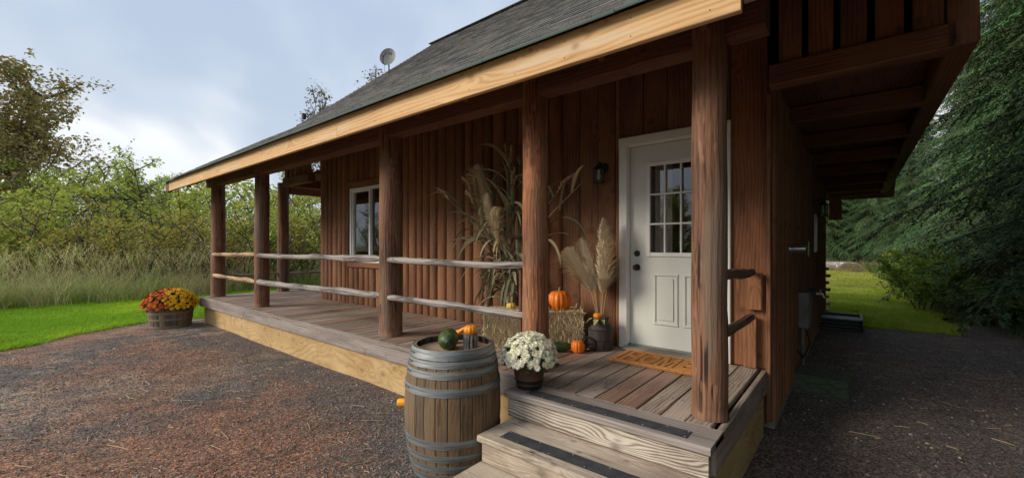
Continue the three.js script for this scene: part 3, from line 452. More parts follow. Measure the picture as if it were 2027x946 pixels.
// a broadleaf shrub or tree: { trunk geometry, leaf matrices, leaf colours }
function grow(seed, o) {
  const { H = 4, stems = 6, spread = .5, r0 = .035, branches = 9, blen = .38, twigs = 4, leavesPer = 10, leaf = .07, cols, from = .2, up = .35, gap = 0, clump = .14 } = o;
  const R = rng(seed), wood = [], L = [], C = [];
  const leavesOn = (pts, n, s) => { for (let k = 0; k < n; k++) { const t = .15 + R() * .85, f = t * (pts.length - 1), i = Math.min(pts.length - 2, Math.floor(f)); const q = pts[i].clone().lerp(pts[i + 1], f - i).add(V3((R() - .5) * clump, (R() - .5) * clump, (R() - .5) * clump)); if (gap && fbm(q.x * 1.1 + 40, q.y * 1.1 + q.z + 40, seed, 2) < gap) continue; const z = leaf * (.6 + R() * .8); L.push(mat4([q.x, q.y, q.z], randQ(R), [z, z, z])); const c = cols[Math.floor(R() * cols.length)], v = .75 + R() * .5; C.push([c[0] * v, c[1] * v, c[2] * v]); } };
  for (let s = 0; s < stems; s++) {
    const a = s / stems * 6.283 + R(), sp = spread * (stems > 1 ? .25 + R() * .8 : .1), h = H * (.68 + R() * .34), st = curve(V3(Math.cos(a) * .12 * (stems > 1), -.05, Math.sin(a) * .12 * (stems > 1)), V3(Math.cos(a) * sp, 1, Math.sin(a) * sp), h, .1, R, 8);
    wood.push(limb(arr(st), t => r0 * (1 - .85 * t) * (.8 + .4 * R() * 0 + .2), 6));
    for (let b = 0; b < branches; b++) {
      const t = from + (1 - from) * (b + R()) / branches, f = t * 8, i = Math.min(7, Math.floor(f)), p = st[i].clone().lerp(st[i + 1], f - i), aa = R() * 6.283, bl = H * blen * (1.1 - t * .75) * (.6 + R() * .6);
      const br = curve(p, V3(Math.cos(aa), up + R() * .7, Math.sin(aa)), bl, .25, R, 5); wood.push(limb(arr(br), t2 => r0 * .42 * (1 - .8 * t2) + .003, 4)); leavesOn(br, leavesPer, 1);
      for (let w = 0; w < twigs; w++) { const f2 = (.25 + .7 * R()) * 5, j = Math.min(4, Math.floor(f2)), ab = R() * 6.283, tw = curve(br[j].clone().lerp(br[j + 1], f2 - j), V3(Math.cos(ab), .2 + R() * .8, Math.sin(ab)), bl * .5 * (.5 + R()), .1, R, 3); wood.push(limb(arr(tw), t2 => .007 * (1 - .7 * t2), 3)); leavesOn(tw, leavesPer, 1); }
    }
  }
  return { wood: mergeGeometries(wood), L, C };
}
function plantThing(name, label, cat, v, pos, s, turn, group, mat = M.leaf) {
  const t = thing(name, label, cat, pos, turn, group); if (Array.isArray(s)) t.scale.set(...s); else t.scale.setScalar(s);
  v.bark ||= 'trunk'; part(v.bark, v.wood, v.barkMat || M.bark, t); v.inst ? t.add(v.inst.clone()) : (v.inst = instances(v.leafName || 'crown', v.geo || leafGeo, mat, v.L, t, v.C)); return t;
}
const olive = [[.46, .44, .09], [.36, .38, .08], [.54, .42, .10], [.26, .34, .07], [.44, .32, .09]], green = [[.40, .50, .08], [.48, .55, .11], [.30, .40, .07], [.55, .54, .12]], tanny = [[.50, .37, .12], [.42, .33, .10], [.52, .43, .13], [.32, .35, .08]];
const SH = [grow(801, { H: 3.4, stems: 7, spread: .75, branches: 9, r0: .04, cols: olive, leavesPer: 13, leaf: .085, gap: .42, clump: .2 }), grow(802, { H: 4.4, stems: 6, spread: .5, r0: .05, branches: 11, cols: green, leavesPer: 13, leaf: .11, gap: .42, clump: .25 }), grow(803, { H: 3.8, stems: 9, spread: .8, r0: .035, branches: 8, cols: [...tanny, olive[2]], leavesPer: 8, leaf: .075, gap: .4 }), grow(804, { H: 5.5, stems: 4, spread: .35, r0: .07, branches: 14, cols: [green[0], green[2], green[1]], leavesPer: 13, leaf: .12, gap: .4, clump: .25 })];
const at = (u, d) => { const xc = (u - 1013.5) * d / 836; return [-d * .6318 + xc * .7751, 0, -d * .7751 - xc * .6318]; };       // a place d metres ahead of the camera
{
  // thicket beyond the left lawn, standing in rows
  const R = rng(81), D = ['olive leaved willow shrub', 'green and olive leaved tall shrub', 'browning thin leaved shrub', 'green leaved young alder'], N = ['willow_shrub', 'tall_shrub', 'browning_shrub', 'young_alder'], ORD = ['first', 'second', 'third', 'fourth', 'fifth', 'sixth', 'seventh', 'eighth', 'ninth', 'tenth', 'eleventh', 'twelfth', 'thirteenth', 'fourteenth'], ROW = ['nearest', 'second', 'third', 'farthest'];
  const rows = [[], [], [], []]; // u, depth, kind, scale
  for (let u = -40; u < 640; u += 64) rows[0].push([u + R() * 30, 13.4 + R() * 1.6 + Math.max(0, u - 300) * .006, [0, 2, 0, 2, 1][Math.floor(R() * 5)], .66 + R() * .3]);
  for (let u = -40; u < 640; u += 70) rows[1].push([u + R() * 40, 17.5 + R() * 2.5, [0, 1, 2, 1][Math.floor(R() * 4)], .85 + R() * .35]);
  for (let u = -40; u < 650; u += 92) rows[2].push([u + R() * 50, 24 + R() * 4, [1, 3, 3][Math.floor(R() * 3)], 1.02 + R() * .3]);
  for (let u = -30; u < 660; u += 110) rows[3].push([u + R() * 50, 34 + R() * 5, 3, 1.2 + R() * .3]);
  rows[2].push([225, 21, 3, 1.1], [330, 22, 3, 1.12]);
  rows.forEach((row, r) => row.sort((a, c) => a[0] - c[0]).forEach(([u, d, k, s], i) => { const p = at(u, d); p[1] = gh(p[0], p[2]) - .05; plantThing(N[k], `${D[k]}, ${ORD[i]} from left in the ${ROW[r]} thicket row`, 'shrub', SH[k], p, [s * 1.12, s, s * 1.12], R() * 6.28, 'thicket beyond the left lawn'); }));
  for (const [x, z, k, s] of [[-24, 8, 1, 1.1], [-28, 12, 3, 1.1], [-21, 12, 0, 1.2]]) plantThing(N[k], D[k] + ' mirrored in the porch window', 'shrub', SH[k], [x, gh(x, z) - .05, z], s, R() * 6.28, 'thicket beyond the left lawn');
}
{
  const rust = [[.36, .26, .10], [.30, .24, .09], [.40, .33, .11], [.27, .29, .09]];
  const big = grow(821, { H: 15.5, stems: 2, spread: .2, r0: .22, branches: 30, blen: .36, twigs: 9, leavesPer: 30, leaf: .2, cols: rust, from: .22, up: .3, clump: .7, gap: .24 });
  const p = at(22, 25); plantThing('cottonwood_tree', 'tall sparse brown leaved tree at the left edge above the thicket', 'tree', big, [p[0], -.1, p[2]], 1.1, 2.1);
  const thin = grow(822, { H: 15, stems: 5, spread: .1, r0: .1, branches: 16, blen: .2, twigs: 5, leavesPer: 7, leaf: .16, cols: [[.17, .14, .07], [.12, .13, .05]], from: .45, up: .9, clump: .4, gap: .3 });
  const q = at(640, 31); plantThing('thin_tree', 'thin nearly bare tree top showing above the porch roof', 'tree', thin, [q[0], -.1, q[2]], 1.04, .4);
  const domev = grow(823, { H: 6.4, stems: 4, spread: .3, r0: .09, branches: 22, blen: .3, twigs: 7, leavesPer: 20, leaf: .12, cols: [[.16, .20, .045], [.20, .22, .05], [.13, .17, .04]], from: .15, clump: .3 });
  const c = at(232, 26); plantThing('round_tree', 'rounded dense olive tree rising behind the thicket', 'tree', domev, [c[0], -.1, c[2]], 1.02, 1);
  // trees across the yard behind the camera, seen in the window glass
  const back = grow(824, { H: 5, stems: 3, spread: .35, r0: .1, branches: 18, blen: .36, twigs: 6, leavesPer: 14, leaf: .13, cols: [...green, [.30, .16, .03]], from: .12, clump: .3 });
  for (const [x, z, s, n] of [[-4.5, 13, .9, 'third'], [-7.2, 14, 1, 'second'], [-10, 13, .92, 'first'], [-1.5, 15, 1, 'fourth']]) plantThing('yard_tree', n + ' from the left of the yard trees mirrored in the door glass', 'tree', back, [x, gh(x, z) - .05, z], s, x, 'trees mirrored in the door glass');
}
{ // conifers on the right: boughs that droop, each a feather of needle sprays
  const bough = (seed, L) => { const R = rng(seed), P = [], I = []; const quad = (p, d, n, l, w) => { const s = d.clone().cross(n).normalize().multiplyScalar(w / 2), k = P.length / 3, e = p.clone().addScaledVector(d, l), m = p.clone().addScaledVector(d, l * .5); for (const v of [p, m.clone().add(s), e, m.clone().sub(s)]) P.push(v.x, v.y, v.z); I.push(k, k + 1, k + 2, k, k + 2, k + 3); };
    const ax = t => V3(L * t, -.32 * L * t * t + .05 * Math.sin(t * 9), .05 * L * Math.sin(t * 4 + seed)), N = 26;
    for (let i = 1; i < N; i++) for (const s of [-1, 1]) {
      const t = (i + R() * .7) / N, p = ax(t), bl = L * (.3 * Math.pow(1 - t, .8) + .05) * (.55 + R() * .65), d = V3(.35 + R() * .9, -.05 - R() * .45, s * (.5 + R() * .7)).normalize(), q = p.clone(), n = Math.max(4, Math.round(bl / .042)), dr = .1 + R() * 1.3;
      for (let j = 0; j < n; j++) { d.y -= dr * bl / n; d.normalize(); q.addScaledVector(d, bl / n); const fx = d.clone().cross(UP).normalize(), tp = 1 - .5 * j / n; for (let e = 0; e < 3; e++) { const dd = d.clone().multiplyScalar(.55 + R() * .4).addScaledVector(fx, (R() - .5) * 2.1).add(V3(0, (R() - .62) * .9, 0)).normalize(); quad(q, dd, V3((R() - .5) * 1.4, 1, (R() - .5) * 1.4), (.05 + R() * .06) * tp + .02, .026); } }
    }
    const st = []; for (let i = 0; i <= 8; i++) { const p = ax(i / 8 * .95); st.push([p.x, p.y, p.z]); } const g = limb(st, t => .03 * (1 - t) + .005, 4); const b = P.length / 3, gp = g.attributes.position; for (let i = 0; i < gp.count; i++) P.push(gp.getX(i), gp.getY(i), gp.getZ(i)); for (const k of g.index.array) I.push(k + b);
    return geo(P, I); };
  const BG = [bough(31, 4.2), bough(32, 4.2), bough(33, 4.2)];
  const fir = (seed, H, R1, n) => { const R = rng(seed), lists = [[], [], []], cols = [[], [], []];
    for (let k = 0; k < n; k++) { const t = Math.pow((k + R()) / n, 1.05), y = 2.1 + t * (H - 2.4), r = R1 * Math.pow(1 - t, .7) * (.65 + R() * .5) + .25, a = k * 2.399 + R() * .9, v = Math.floor(R() * 3), s = r / 4.2; const q = new THREE.Quaternion().setFromEuler(new THREE.Euler((R() - .5) * .5, a, .12 - (1 - t) * .28 + (R() - .5) * .3, 'YXZ'));
      lists[v].push(mat4([0, y, 0], q, [s, s * 1.15, s * (.8 + R() * .5)])); const b = .45 + R() * R() * 1.5 + R() * .25, w = R(); cols[v].push(w < .006 ? [.42, .28, .05] : [.066 * b + .03 * w, .15 * b, .056 * b]); }
    const tr = []; for (let i = 0; i <= 10; i++) tr.push([(vn(i * .4, seed, 4) - .5) * .15, -.2 + H * i / 10, (vn(i * .4, seed, 5) - .5) * .15]);
    return { trunk: limb(tr, t => .32 * (1 - .93 * t) * (H / 18), 9), lists, cols }; };
  const F = [fir(41, 19, 4.1, 430), fir(42, 17, 3.7, 400), fir(43, 22, 4.5, 460)]; F.forEach(f => f.inst = f.lists.map((l, i) => { const h = new THREE.Group(); return instances('boughs', BG[i], M.leafPlain, l, h, f.cols[i]); }));
  const put = (x, z, k, s, turn, label) => { const t = thing('fir_tree', label, 'tree', [x, gh(x, z), z], turn, 'firs along the right of the cabin'); t.scale.setScalar(s); part('trunk', F[k].trunk, M.barkFir, t); F[k].inst.forEach(m => t.add(m.clone())); };
  const ORD = ['first', 'second', 'third', 'fourth', 'fifth', 'sixth', 'seventh', 'eighth', 'ninth', 'tenth', 'eleventh', 'twelfth'], near = i => `tall fir beside the side lawn, ${ORD[i]} in the front row going back`, far = i => `fir behind the front row on the right, ${ORD[i]} going back`, end = i => `distant fir closing the end of the side lawn, ${ORD[i]} from left`;
  [[6.6, 3.5, 1, 1], [6.0, -1.0, 0, .9], [6.2, -5.2, 1, .95], [5.0, -9.2, 0, .9], [4.8, -13.2, 2, .98], [5.3, -17.5, 1, 1.0], [5.0, -21.5, 0, .95], [5.4, -26.5, 2, .85], [4.8, -32, 1, .85]].forEach(([x, z, k, s], i) => put(x, z, k, s, i * 1.3 + .4, near(i)));
  [[10.8, 3, 2, 1], [10.5, -2, 0, 1.1], [10.5, -7, 2, 1], [8.6, -11, 1, 1], [8.4, -15.5, 0, 1.15], [8.8, -20.5, 2, 1.0], [8.2, -27, 1, 1.1], [7.5, -36, 2, .9], [11.8, -24, 0, .85], [12.4, -17, 1, 1], [11.5, -32, 1, .85], [9.5, -42, 0, .8]].forEach(([x, z, k, s], i) => put(x, z, k, s, i * 2.1, far(i)));
  [[-7.5, -50, 0, .8], [-4.6, -52, 1, .9], [-2.4, -50, 2, .75], [-.4, -53, 0, .85], [1.4, -49, 1, .85], [3.2, -44, 1, .7], [4.6, -52, 2, .85], [7, -50, 0, .9], [-6, -60, 2, 1], [-1.5, -61, 1, 1.1], [2.6, -60, 2, 1]].forEach(([x, z, k, s], i) => put(x, z, k, s, i * 1.7, end(i)));
  // undergrowth at their feet
  const bright = [[.30, .40, .05], [.38, .46, .08], [.24, .34, .05]], mid = [[.15, .23, .06], [.20, .29, .08], [.24, .30, .09]], dry = [[.16, .11, .06], [.12, .09, .05], [.10, .12, .04]];
  const sb = grow(841, { H: 1.7, stems: 9, spread: .8, r0: .014, branches: 8, cols: bright, leavesPer: 10, leaf: .085, clump: .12 }), bb = grow(842, { H: 1.15, stems: 14, spread: 1.5, r0: .01, branches: 8, blen: .5, cols: mid, leavesPer: 10, leaf: .075, up: .1, clump: .12 }), db = grow(843, { H: 1.7, stems: 12, spread: 1, r0: .012, branches: 9, cols: dry, twigs: 6, leavesPer: 2, leaf: .06 });
  const R = rng(88), cnt = {}, G = (name, label, v, x, z, s, grp) => plantThing(name, `${label}, ${ORD[cnt[label] = (cnt[label] ?? -1) + 1]} nearest the house`, 'bush', v, [x, gh(x, z) - .03, z], s, R() * 6.28, grp, M.leaf);
  for (const [x, z, s] of [[1.25, -13.9, .85], [1.5, -15.2, 1], [1.2, -16.8, .85]]) G('salmonberry_bush', 'bright yellow green bush at the edge of the side lawn', sb, x, z, s, 'yellow green bushes by the side lawn');
  for (const [x, z, s] of [[3.8, -8.6, 1], [3.3, -10.2, 1], [2.9, -11.2, .9], [3.5, -12, 1.1], [2.6, -12.2, .95], [1.9, -12.9, .7], [2.3, -13.4, 1], [2.1, -14.6, .9]]) G('bramble_bush', 'low green bramble bush under the firs', bb, x, z, s, 'brambles under the firs');
  for (const [x, z, s] of [[1.5, -19.5, .8], [1.7, -22, .8], [1.3, -25, .8], [1.9, -28, .8], [1.0, -30.5, .7]]) G('bramble_bush', 'low bush along the far edge of the side lawn', bb, x, z, s, 'bushes along the far lawn edge');
  for (const [x, z, s] of [[3.0, -14.6, 1.1], [3.6, -13.2, 1.25], [2.6, -16.4, 1]]) G('dry_brush', 'bare brown brush tangled under the fir boughs', db, x, z, s, 'dry brush under the firs');
}
{ // mown grass, tall grass, gravel chips
  const R = rng(91), blade = (h, w, b, n = 3) => { const P = [], I = []; for (let i = 0; i <= n; i++) { const t = i / n, k = w * (1 - t * .92); P.push(-k / 2, h * t * (1 - b * b * t * .3), b * h * t * t, k / 2, h * t * (1 - b * b * t * .3), b * h * t * t); if (i) { const j = i * 2; I.push(j - 2, j - 1, j, j - 1, j + 1, j); } } return geo(P, I); };
  const tuft = (n, h, w, sp, seed) => { const Q = rng(seed), l = []; for (let i = 0; i < n; i++) l.push(tf(blade(h * (.5 + Q() * .7), w, .3 + Q() * .9), [(Q() - .5) * sp, 0, (Q() - .5) * sp], [0, Q() * 6.28, 0])); return mergeGeometries(l); };
  const lawn = (name, label, x0, x1, z0, z1, den, ins, cols, sc) => { const L = [], C = [], n = Math.round((x1 - x0) * (z1 - z0) * den); for (let i = 0; i < n; i++) { const x = mix(x0, x1, R()), z = mix(z0, z1, R()); if (!ins(x, z)) continue; const s = sc * (.6 + R() * .7); L.push(mat4([x, gh(x, z) + .003, z], [0, R() * 6.28, 0], [s, s * (.7 + R() * .6), s])); const t = fbm(x * .9, z * .9, 15, 3), c = mix3(cols[0], cols[1], clamp((t - .35) * 2.6 + (R() - .5) * .8)); C.push(c); } tag(instances(name, tuft(9, .07, .009, .09, 5), M.leaf, L, scene, C), label, 'grass', null, 'stuff'); };
  lawn('lawn_grass', 'bright mown grass between the gravel and the tall grass', -16.6, -9.3, -7, 3.2, 520, onLeftLawn, [[.24, .44, .012], [.46, .64, .03]], 1);
  lawn('lawn_grass_right', 'mown grass strip running back beside the firs', -1.6, 2.6, -20, -10.1, 520, onRightLawn, [[.36, .46, .03], [.56, .60, .10]], 1);
  lawn('lawn_grass_far', 'thin yellowing grass at the far end of the side lawn', -2.6, 3, -35, -20, 200, onRightLawn, [[.36, .42, .05], [.50, .48, .12]], 1.5);
  const tall = (name, label, n, h, cols, place, seed, seedhead) => { const Q = rng(seed), L = [], C = []; const gs = [tuft(14, h, .016, .34, seed)]; if (seedhead) for (let k = 0; k < 4; k++) { const x = (Q() - .5) * .25, z = (Q() - .5) * .25, a = Q() * 6.28, st = blade(h * 1.25, .007, .35, 5); tf(st, [x, 0, z], [0, a, 0]); gs.push(st); for (let j = 0; j < 9; j++) { const t = .72 + j * .033; gs.push(tf(blade(.07, .016, .8, 2), [x + Math.sin(a) * .35 * h * 1.25 * t * t, h * 1.25 * t * (1 - .037 * t), z + Math.cos(a) * .35 * h * 1.25 * t * t], [0, Q() * 6.28, 0])); } }
    const g = mergeGeometries(gs); for (let i = 0; i < n; i++) { const [x, z] = place(Q); const s = .55 + Q() * .6; L.push(mat4([x, gh(x, z) - .02, z], [(Q() - .5) * .35, Q() * 6.28, (Q() - .5) * .35], s)); const c = cols[Math.floor(Q() * cols.length)], v = .75 + Q() * .5; C.push([c[0] * v, c[1] * v, c[2] * v]); } tag(instances(name, g, M.leaf, L, scene, C), label, 'grass', null, 'stuff'); };
  const belt = Q => { const z = mix(-13, 5, Q()), t = Q(); return [-15.4 - (z < -3 ? (-3 - z) * .12 : 0) + edgeN(z, 3) * .7 - t * 3.2, z]; };
  tall('tall_grass', 'tall seeding grass in front of the thicket', 800, 1.2, [[.46, .46, .20], [.60, .52, .30], [.36, .42, .14], [.66, .55, .36]], belt, 51, true);
  tall('tall_green_grass', 'tall green weeds in front of the thicket', 480, .95, [[.28, .40, .09], [.36, .48, .13], [.24, .34, .09]], belt, 52, false);
  tall('meadow_grass', 'dry meadow grass at the end of the side lawn', 260, .5, [[.34, .26, .14], [.28, .24, .11]], Q => [mix(-3.2, 2.5, Q()), mix(-36, -31, Q())], 53, true);
  tall('verge_grass', 'rough grass under the firs', 220, .45, [[.16, .16, .06], [.22, .17, .09], [.12, .17, .04]], Q => { const z = mix(-24, -9.6, Q()); return [mix(1.5, 2.5, Q()) + (z > -11.5 ? .6 : 0), z]; }, 54, false);
  // loose chips and straws on the yard
  const chip = new THREE.IcosahedronGeometry(1, 0), L = [], C = [], q = new THREE.Quaternion();
  for (let i = 0; i < 42000; i++) { const near = R() < .72, x = near ? mix(-9.8, .2, R()) : mix(-1, 3.4, R()), z = near ? mix(-2.6, .2, R()) : mix(-10.3, -1, R()); if (onLeftLawn(x, z) || (x < XR && z < -2.68) || (x > -2 && x < -.5 && z < -1.6 && z > -2.7) || (x < XR + .05 && z < -2.68)) continue; const b = fbm(x * 1.5, z * 1.5 + 7, 502, 4), a = fbm(x * .55 + 8, z * .55, 501, 4), red = ss(.42, .6, a * .55 + b * .45) * (z > -2.0 && x < -.9 ? 1 : .1); const s = .0025 + Math.pow(R(), 4) * .009; L.push(mat4([x, gh(x, z) + s * .2, z], randQ(R), [s, s * .6, s * (.7 + R() * .9)])); const v = .4 + R() * 1.3; C.push(R() < red * .75 ? [.30 * v, .15 * v, .085 * v] : R() < .04 ? [.42 * v, .36 * v, .29 * v] : [.17 * v, .165 * v, .16 * v]); }
  tag(instances('gravel_chips', chip, M.leafPlain, L, scene, C), 'loose gravel and bark chips strewn over the yard', 'gravel', null, 'stuff');
  const S = [], SC = [], sg = limb([[-.5, 0, 0], [-.2, .03, .04], [.2, .02, -.02], [.5, 0, .05]], () => .035, 4); for (let i = 0; i < 900; i++) { const nr = R() < .82, x = nr ? mix(-9, 0, R()) : mix(-.2, 3.4, R()), z = nr ? mix(-2.4, .3, R()) : mix(-9.5, -2, R()); if (onLeftLawn(x, z) || (x > -2 && x < -.5 && z < -1.6)) continue; const l = .04 + Math.pow(R(), 2.5) * .22; S.push(mat4([x, gh(x, z) + .008, z], [0, R() * 6.28, 0], [l, .07, .07])); const v = .45 + R() * .8; SC.push([.48 * v, .36 * v, .22 * v]); }
  tag(instances('straw_litter', sg, M.leafPlain, S, scene, SC), 'dry straws and twigs scattered on the gravel', 'litter', null, 'stuff');
}
// ---------------------------------------------------------------- barrel with things on it
function staveBarrel(t, prof, n, th, mats, seed) {          // prof(y01) -> radius; staves are meshes of their own
  const R = rng(seed), S = 9, H = prof.h, da = 6.2832 / n;
  for (let k = 0; k < n; k++) {
    const P = [], U = [], I = [], g0 = .0035, uo = R() * 2, vo = R(), off = (R() - .5) * .003;
    for (let i = 0; i <= S; i++) { const y = i / S, r = prof(y) + off; for (const [rr, a] of [[r - th, -.5], [r - .003, -.5], [r, -.42], [r, 0], [r, .42], [r - .003, .5], [r - th, .5]]) { const an = a * da * (1 - g0 / (r * da)); P.push(Math.sin(an) * rr, y * H, Math.cos(an) * rr); U.push(uo + y * H, vo + an * r + (r - rr)); } }
    for (let i = 0; i < S; i++) for (let j = 0; j < 6; j++) { const a = i * 7 + j; I.push(a, a + 1, a + 7, a + 1, a + 8, a + 7); }
    for (const b of [0, S * 7]) I.push(b, b + 1, b + 6, b + 1, b + 2, b + 6, b + 2, b + 3, b + 6, b + 3, b + 4, b + 6, b + 4, b + 5, b + 6);
    const g = new THREE.BufferGeometry(); g.setAttribute('position', new THREE.Float32BufferAttribute(P, 3)); g.setAttribute('uv', new THREE.Float32BufferAttribute(U, 2)); g.setIndex(I); const m = part('stave', toCreasedNormals(g, .5), mats[Math.floor(R() * mats.length)], t); m.rotation.y = k * da + .1;
  }
}
function hoop(t, prof, y0, y1, mat, proud = .004) { const H = prof.h, pts = []; for (let i = 0; i <= 3; i++) { const y = mix(y0, y1, i / 3); pts.push([prof(y / H) + proud, y]); } const th = pts.map(p => [p[0] - .006, p[1]]).reverse(); return part('hoop', lathe([...pts, ...th, pts[0]], 56), mat, t); }
{
  const H = .86, prof = y => .284 + .058 * (1 - Math.pow(Math.abs(y * 2 - 1), 2.1)); prof.h = H;
  const t = thing('wine_barrel', 'old oak barrel with galvanised hoops standing left of the steps', 'barrel', [-2.245, gh(-2.26, -2.08) - .004, -2.085], .5);
  staveBarrel(t, prof, 26, .026, M.oaks, 71);
  for (const [a, b] of [[.802, .862], [.752, .794], [.686, .732], [.576, .628], [.240, .292], [.152, .194], [.076, .120], [.001, .056]]) { const h = hoop(t, prof, a, b, M.galv); const rv = [0, .12].map(o => tf(clean(new THREE.SphereGeometry(.006, 8, 6)), [Math.sin(-.9 + o) * (prof(a / H) + .006), (a + b) / 2, Math.cos(-.9 + o) * (prof(a / H) + .006)])); part('rivets', rv, M.galv, h); }
  const R = rng(72), hr = .262; for (let k = 0; k < 6; k++) { const x0 = -hr + k * hr / 3 + .001, x1 = x0 + hr / 3 - .002, sh = new THREE.Shape(), e = x => Math.sqrt(Math.max(.0001, hr * hr - x * x)); for (let i = 0; i <= 6; i++) { const x = mix(x0, x1, i / 6); i ? sh.lineTo(x, e(x)) : sh.moveTo(x, e(x)); } for (let i = 6; i >= 0; i--) { const x = mix(x0, x1, i / 6); sh.lineTo(x, -e(x)); } const g = clean(new THREE.ExtrudeGeometry(sh, { depth: .02, bevelEnabled: false })); g.rotateX(-Math.PI / 2); g.translate(0, .795, 0); const uv = g.attributes.uv; for (let i = 0; i < uv.count; i++) uv.setXY(i, uv.getY(i) + k * .3, uv.getX(i)); part('head_board', g, M.treadHead ||= (() => { const m = M.tread.clone(); m.color.setRGB(.78, .66, .58); return m; })(), t); }
  const bung = lathe([[0, .075], [.023, .073], [.028, .064], [.028, .0], [0, 0]], 20); bung.rotateX(Math.PI / 2); const b = part('bung', bung, plain(.85, .36, .01, .5), t, [Math.sin(-1.42) * .332, .42, Math.cos(-1.42) * .332]); b.rotation.y = -1.42; b.userData.label = 'orange bung plug in the side of the barrel';
}
const BT = gh(-2.26, -2.08) + .812;      // top of the barrel head
// gourds and pumpkins
function pumpkinGeo(r, hs, ribs, depth, seed, seg = 72) { const P = [], U = [], I = [], A = seg, B = 26; for (let i = 0; i <= B; i++) { const th = i / B * Math.PI; for (let j = 0; j <= A; j++) { const a = j / A * 6.2832, cr = 1 - depth * Math.pow(Math.abs(Math.cos(a * ribs / 2 + .25 * (vn(Math.cos(a) * 2 + 3, Math.sin(a) * 2, seed) - .5))), 7) * Math.pow(Math.sin(th), .35), rr = r * cr * Math.pow(Math.sin(th), .82), dip = 1 - .22 * Math.exp(-Math.pow(Math.sin(th) / .36, 2)); P.push(Math.cos(a) * rr, Math.cos(th) * r * hs * dip, Math.sin(a) * rr); U.push(a * r, th * r); if (i && j) { const k = i * (A + 1) + j; I.push(k - A - 2, k - A - 1, k - 1, k - 1, k - A - 1, k); } } } const g = geo(P, I, U); return g; }
const skin = (seed, a, b, mu = .3, rough = .45) => mottled(seed, a, b, mu, 6, { rough, bump: .0008, grain: .25 });
M.orange = skin(901, [.72, .155, .008], [.88, .24, .015]); M.orange2 = skin(902, [.80, .23, .008], [.92, .33, .02]); M.stem = mottled(903, [.20, .16, .08], [.36, .29, .16], .05, 5, { bump: .002 }); M.greenSkin = skin(904, [.018, .045, .010], [.07, .12, .025], .12); M.yellowSkin = skin(905, [.72, .50, .09], [.85, .66, .18], .1);
function pumpkin(name, label, pos, r, hs, ribs, mat, seed, stemH, turn = 0) { const t = thing(name, label, 'pumpkin', pos, turn), h = r * hs; part('flesh', pumpkinGeo(r, hs, ribs, .09, seed), mat, t, [0, h * .8, 0]); if (stemH) part('stem', limb([[0, h * 1.5, 0], [r * .02, h * 1.6 + stemH * .35, 0], [r * .06, h * 1.6 + stemH * .8, r * .05], [r * .1, h * 1.6 + stemH, r * .06]], [r * .17, r * .10, r * .09, r * .12], 8, { caps: true }), M.stem, t); return t; }
function squash(name, label, pos, L, r, mat, turn, neck, seed) { const t = thing(name, label, 'squash', pos, turn), pts = [], rad = []; for (let i = 0; i <= 16; i++) { const s = i / 16; pts.push([(s - .5) * L, r + (neck ? .9 * neck * s * s : 0), Math.sin(s * 2) * L * .04]); rad.push(r * Math.sqrt(Math.max(.012, 1 - Math.pow(Math.abs(s * 2 - 1), 2.6))) * (neck ? mix(1, .45, ss(.35, .8, s)) : mix(1, .88, s))); } const b = part('flesh', limb(pts, rad, 24, { caps: true, girth: r }), mat, t); part('stem', limb([[-L / 2 + .004, r, 0], [-L / 2 - .012, r + .002, 0]], [r * .22, r * .2], 8, { caps: true }), M.straw, t); return t; }
squash('green_squash', 'large dark green striped squash lying on the barrel top', [-2.225, BT, -2.03], .24, .076, M.greenSkin, -.75, 0, 1);
squash('orange_gourd', 'orange crookneck gourd behind the green squash on the barrel', [-2.345, BT, -2.19], .2, .042, M.orange2, .35, .1, 2);
{ const t = thing('wood_stump', 'small grey wood stump on the barrel holding a mini pumpkin', 'stump', [-2.14, BT, -2.155]); part('log', limb([[0, 0, 0], [0, .03, 0], [0, .10, 0], [0, .105, 0]], (u, a) => .05 * (1 + .05 * Math.sin(a * 7) + .03 * Math.sin(a * 3 + u)), 28, { caps: true, girth: .05 }), M.rail, t); part('twig', limb([[.055, 0, .045], [.055, .05, .047], [.054, .055, .047]], [.009, .009, .008], 8, { caps: true }), M.tread, t); }
pumpkin('mini_pumpkin', 'mini orange pumpkin sitting on the grey stump on the barrel', [-2.14, BT + .105, -2.155], .05, .72, 10, M.orange2, 4, .012);
